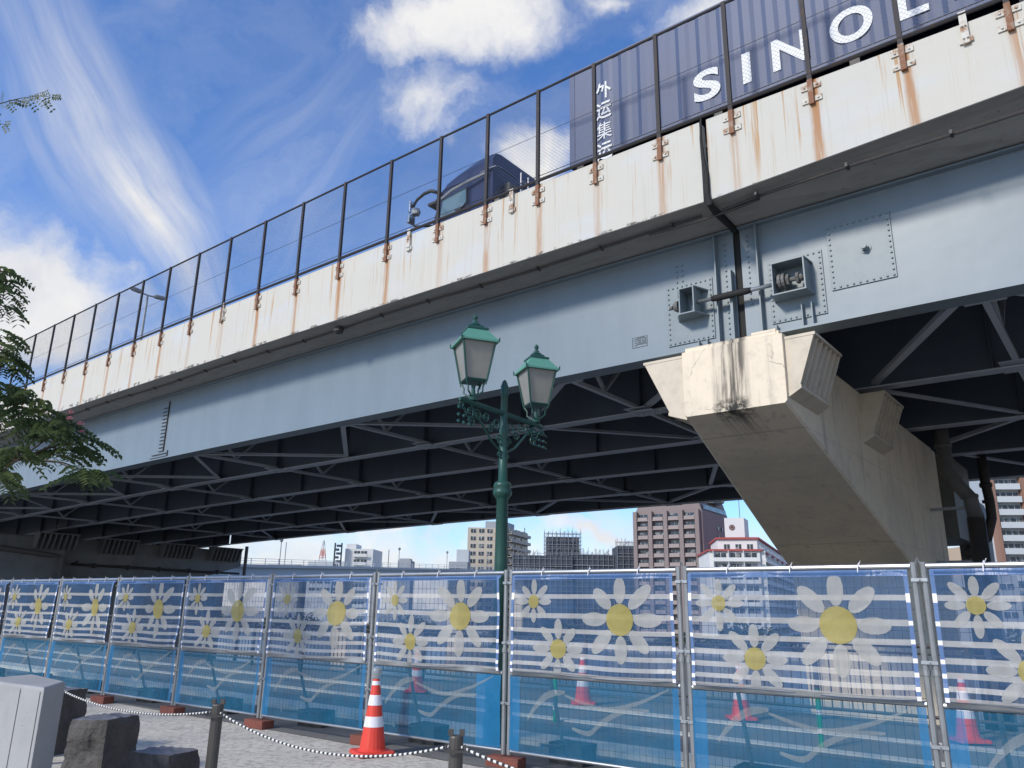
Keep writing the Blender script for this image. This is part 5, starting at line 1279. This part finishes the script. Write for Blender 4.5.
# ------------------------------------------------------------------ silk tree, trunk just outside the frame at the left
def tree():
    T = Vector((-8.6, 8.6, 0)); t = thing('silk_tree', 'silk tree with drooping feathery leaves and pink tufts reaching in from the left', 'tree', tuple(T))
    rnd = random.Random(5)
    g = MB(); g.tube([T, T+Vector((.1, -.1, 1.2)), T+Vector((.3, -.2, 2.4)), T+Vector((.3, 0, 3.4))], [.20, .16, .14, .10], 10); g.build('trunk', M['bark'], t, smooth=True)
    clumps = [(-5.62, 4.62, .24), (-5.72, 4.92, .18), (-5.56, 4.20, .22), (-5.66, 4.0, .26), (-5.48, 3.86, .18), (-5.46, 3.54, .26), (-5.62, 3.62, .28), (-5.02, 3.42, .26), (-5.20, 3.24, .3), (-4.86, 3.22, .30), (-4.66, 3.14, .26), (-4.52, 3.02, .20), (-5.02, 2.88, .20), (-5.16, 2.94, .14), (-4.68, 2.92, .20), (-4.58, 2.98, .12), (-4.40, 2.72, .17), (-4.26, 2.70, .14), (-5.28, 2.64, .22), (-5.42, 2.74, .2),
              (-6.1, 4.9, .4), (-6.2, 4.2, .45), (-6.3, 3.5, .4), (-6.8, 5.2, .5), (-7.0, 4.4, .5), (-7.4, 5.6, .6), (-8.2, 5.4, .6), (-8.8, 4.9, .6), (-9.5, 4.4, .6), (-7.6, 4.8, .5), (-8.4, 6.0, .6), (-9.2, 5.6, .5), (-6.0, 3.0, .3)]
    g = MB()
    hub = T+Vector((.3, 0, 3.4)); lim = []
    for tip in ((-5.7, 8.1, 4.9), (-5.45, 7.9, 3.5), (-5.1, 8.0, 2.85), (-7.4, 8.8, 5.5), (-9.4, 9.0, 4.6), (-8.4, 7.9, 6.0)):
        tip = Vector(tip); m1 = hub.lerp(tip, .4)+Vector((0, 0, .35)); m2 = hub.lerp(tip, .75)+Vector((0, 0, .2)); g.tube([hub, m1, m2, tip], [.07, .045, .025, .012], 7); lim += [m1, m2, tip]
    g.build('limb', M['bark'], t, smooth=True)
    g = MB(); vs = []; fs = []
    fl = MB()
    for cx, cz, r in clumps:
        c = Vector((cx, 8.0+rnd.uniform(-.35, .35) if cx > -6 else 8.4+rnd.uniform(-.6, .6), cz)); near = min(lim, key=lambda p: (p-c).length)
        c = Vector((cx*c.y/8.0, c.y, EYE+(cz-EYE)*c.y/8.0)) if cx > -6 else c
        g.tube([near, near.lerp(c, .55)+Vector((0, 0, .06)), c], [.012, .008, .004], 5)
        nfr = int(17*(r/.25)**1.6)+4
        for q in range(nfr):
            a = rnd.uniform(0, 2*math.pi); base = c+Vector((math.cos(a)*r*rnd.uniform(0, .7), math.sin(a)*r*rnd.uniform(0, .7), rnd.uniform(-.25, .45)*r))
            dirn = Vector((math.cos(a), math.sin(a), rnd.uniform(-.1, .35))).normalized(); L = rnd.uniform(.16, .30); n = 7
            side = dirn.cross(Vector((0, 0, 1))).normalized(); prev = base
            for i in range(1, n+1):
                f = i/n; p = base+dirn*(L*f)+Vector((0, 0, -L*.55*f*f))
                for sd in (-1, 1):
                    ln = L*.34*(1-.45*abs(f-.5)); tip = p+side*(sd*ln)+Vector((0, 0, -ln*rnd.uniform(.35, .75)))+dirn*(ln*.35); wd = dirn*.016+Vector((0, 0, .006)); m_ = p.lerp(tip, .55)+Vector((0, 0, .012))
                    k = len(vs); vs += [tuple(p), tuple(m_+wd*1.1), tuple(tip), tuple(m_-wd*1.1)]; fs.append((k, k+1, k+2, k+3))
                prev = p
        for q in range(int(r*9) if rnd.random() < .65 else 0):
            o = c+Vector((rnd.uniform(-r, r)*.7, rnd.uniform(-r, r)*.5, r*rnd.uniform(.15, .6)))
            for i in range(26):
                d = Vector((rnd.gauss(0, 1), rnd.gauss(0, 1), abs(rnd.gauss(0, 1)))).normalized()*.038; e = d.orthogonal().normalized()*.0022
                fl.add([o, o+d+e*1.6, o+d-e*1.6])
    g.build('twig', M['bark'], t)
    me = bpy.data.meshes.new('crown'); inv = wm_of(t).inverted(); me.from_pydata([tuple(inv @ Vector(v)) for v in vs], [], fs); me.materials.append(M['silk_leaf']); me.update(); o = bpy.data.objects.new('crown', me); COL.objects.link(o); o.parent = t
    fl.build('blossoms', M['blossom'], t)
tree()
def twig_tree():
    T = Vector((-10.5, 9.5, 0)); t = thing('locust_tree', 'fine-leaved twig reaching alone into the blue sky at the upper left corner', 'tree', tuple(T)); rnd = random.Random(9)
    g = MB(); g.tube([T, T+Vector((.2, -.2, 3)), T+Vector((1, -.8, 5.6)), Vector((-7.6, 8.2, 6.9))], [.18, .14, .09, .03], 9); g.build('trunk', M['bark'], t, smooth=True)
    main = [(-7.6, 8.2, 6.9), (-6.6, 8.05, 7.12), (-6.16, 8, 7.12), (-5.93, 8, 7.20), (-5.70, 8, 7.24), (-5.50, 8, 7.22)]
    g = MB(); g.tube(main, [.03, .012, .007, .005, .004, .002], 5)
    g.tube([(-7.0, 8.1, 7.0), (-6.4, 8.05, 6.9), (-6.02, 8, 6.84)], [.012, .006, .003], 5); g.build('twig', M['bark'], t)
    vs = []; fs = []
    bases = [(Vector(main[i]).lerp(Vector(main[i+1]), q)) for i in range(1, 5) for q in (.1, .4, .7)]+[Vector((-6.25, 8, 6.87)), Vector((-6.05, 8, 6.85)), Vector((-6.5, 8, 6.95))]+[Vector((-7.0-.5*rnd.random(), 8.1+rnd.uniform(-.3, .3), 6.9+rnd.uniform(-.2, .3))) for _ in range(14)]
    for bb in bases:
        for q in range(2):
            a = rnd.uniform(-1, 1.2); d = Vector((math.cos(a)*.8, rnd.uniform(-.5, .5), rnd.uniform(-.7, .5))).normalized(); L = rnd.uniform(.10, .18)
            for i in range(1, 5):
                p = bb+d*(L*i/4)+Vector((0, 0, -.02*i/4))
                for sd in (-1, 1):
                    s_ = d.cross(Vector((0, 1, 0))).normalized()*sd; l = .042; m_ = p+s_*l*.5+d*.006; tip = p+s_*l+Vector((0, 0, -.012)); w_ = d*.013
                    k = len(vs); vs += [tuple(p), tuple(m_+w_), tuple(tip), tuple(m_-w_)]; fs.append((k, k+1, k+2, k+3))
    me = bpy.data.meshes.new('leaves'); inv = wm_of(t).inverted(); me.from_pydata([tuple(inv @ Vector(v)) for v in vs], [], fs); me.materials.append(M['fine_leaf']); me.update(); o = bpy.data.objects.new('leaves', me); COL.objects.link(o); o.parent = t
twig_tree()
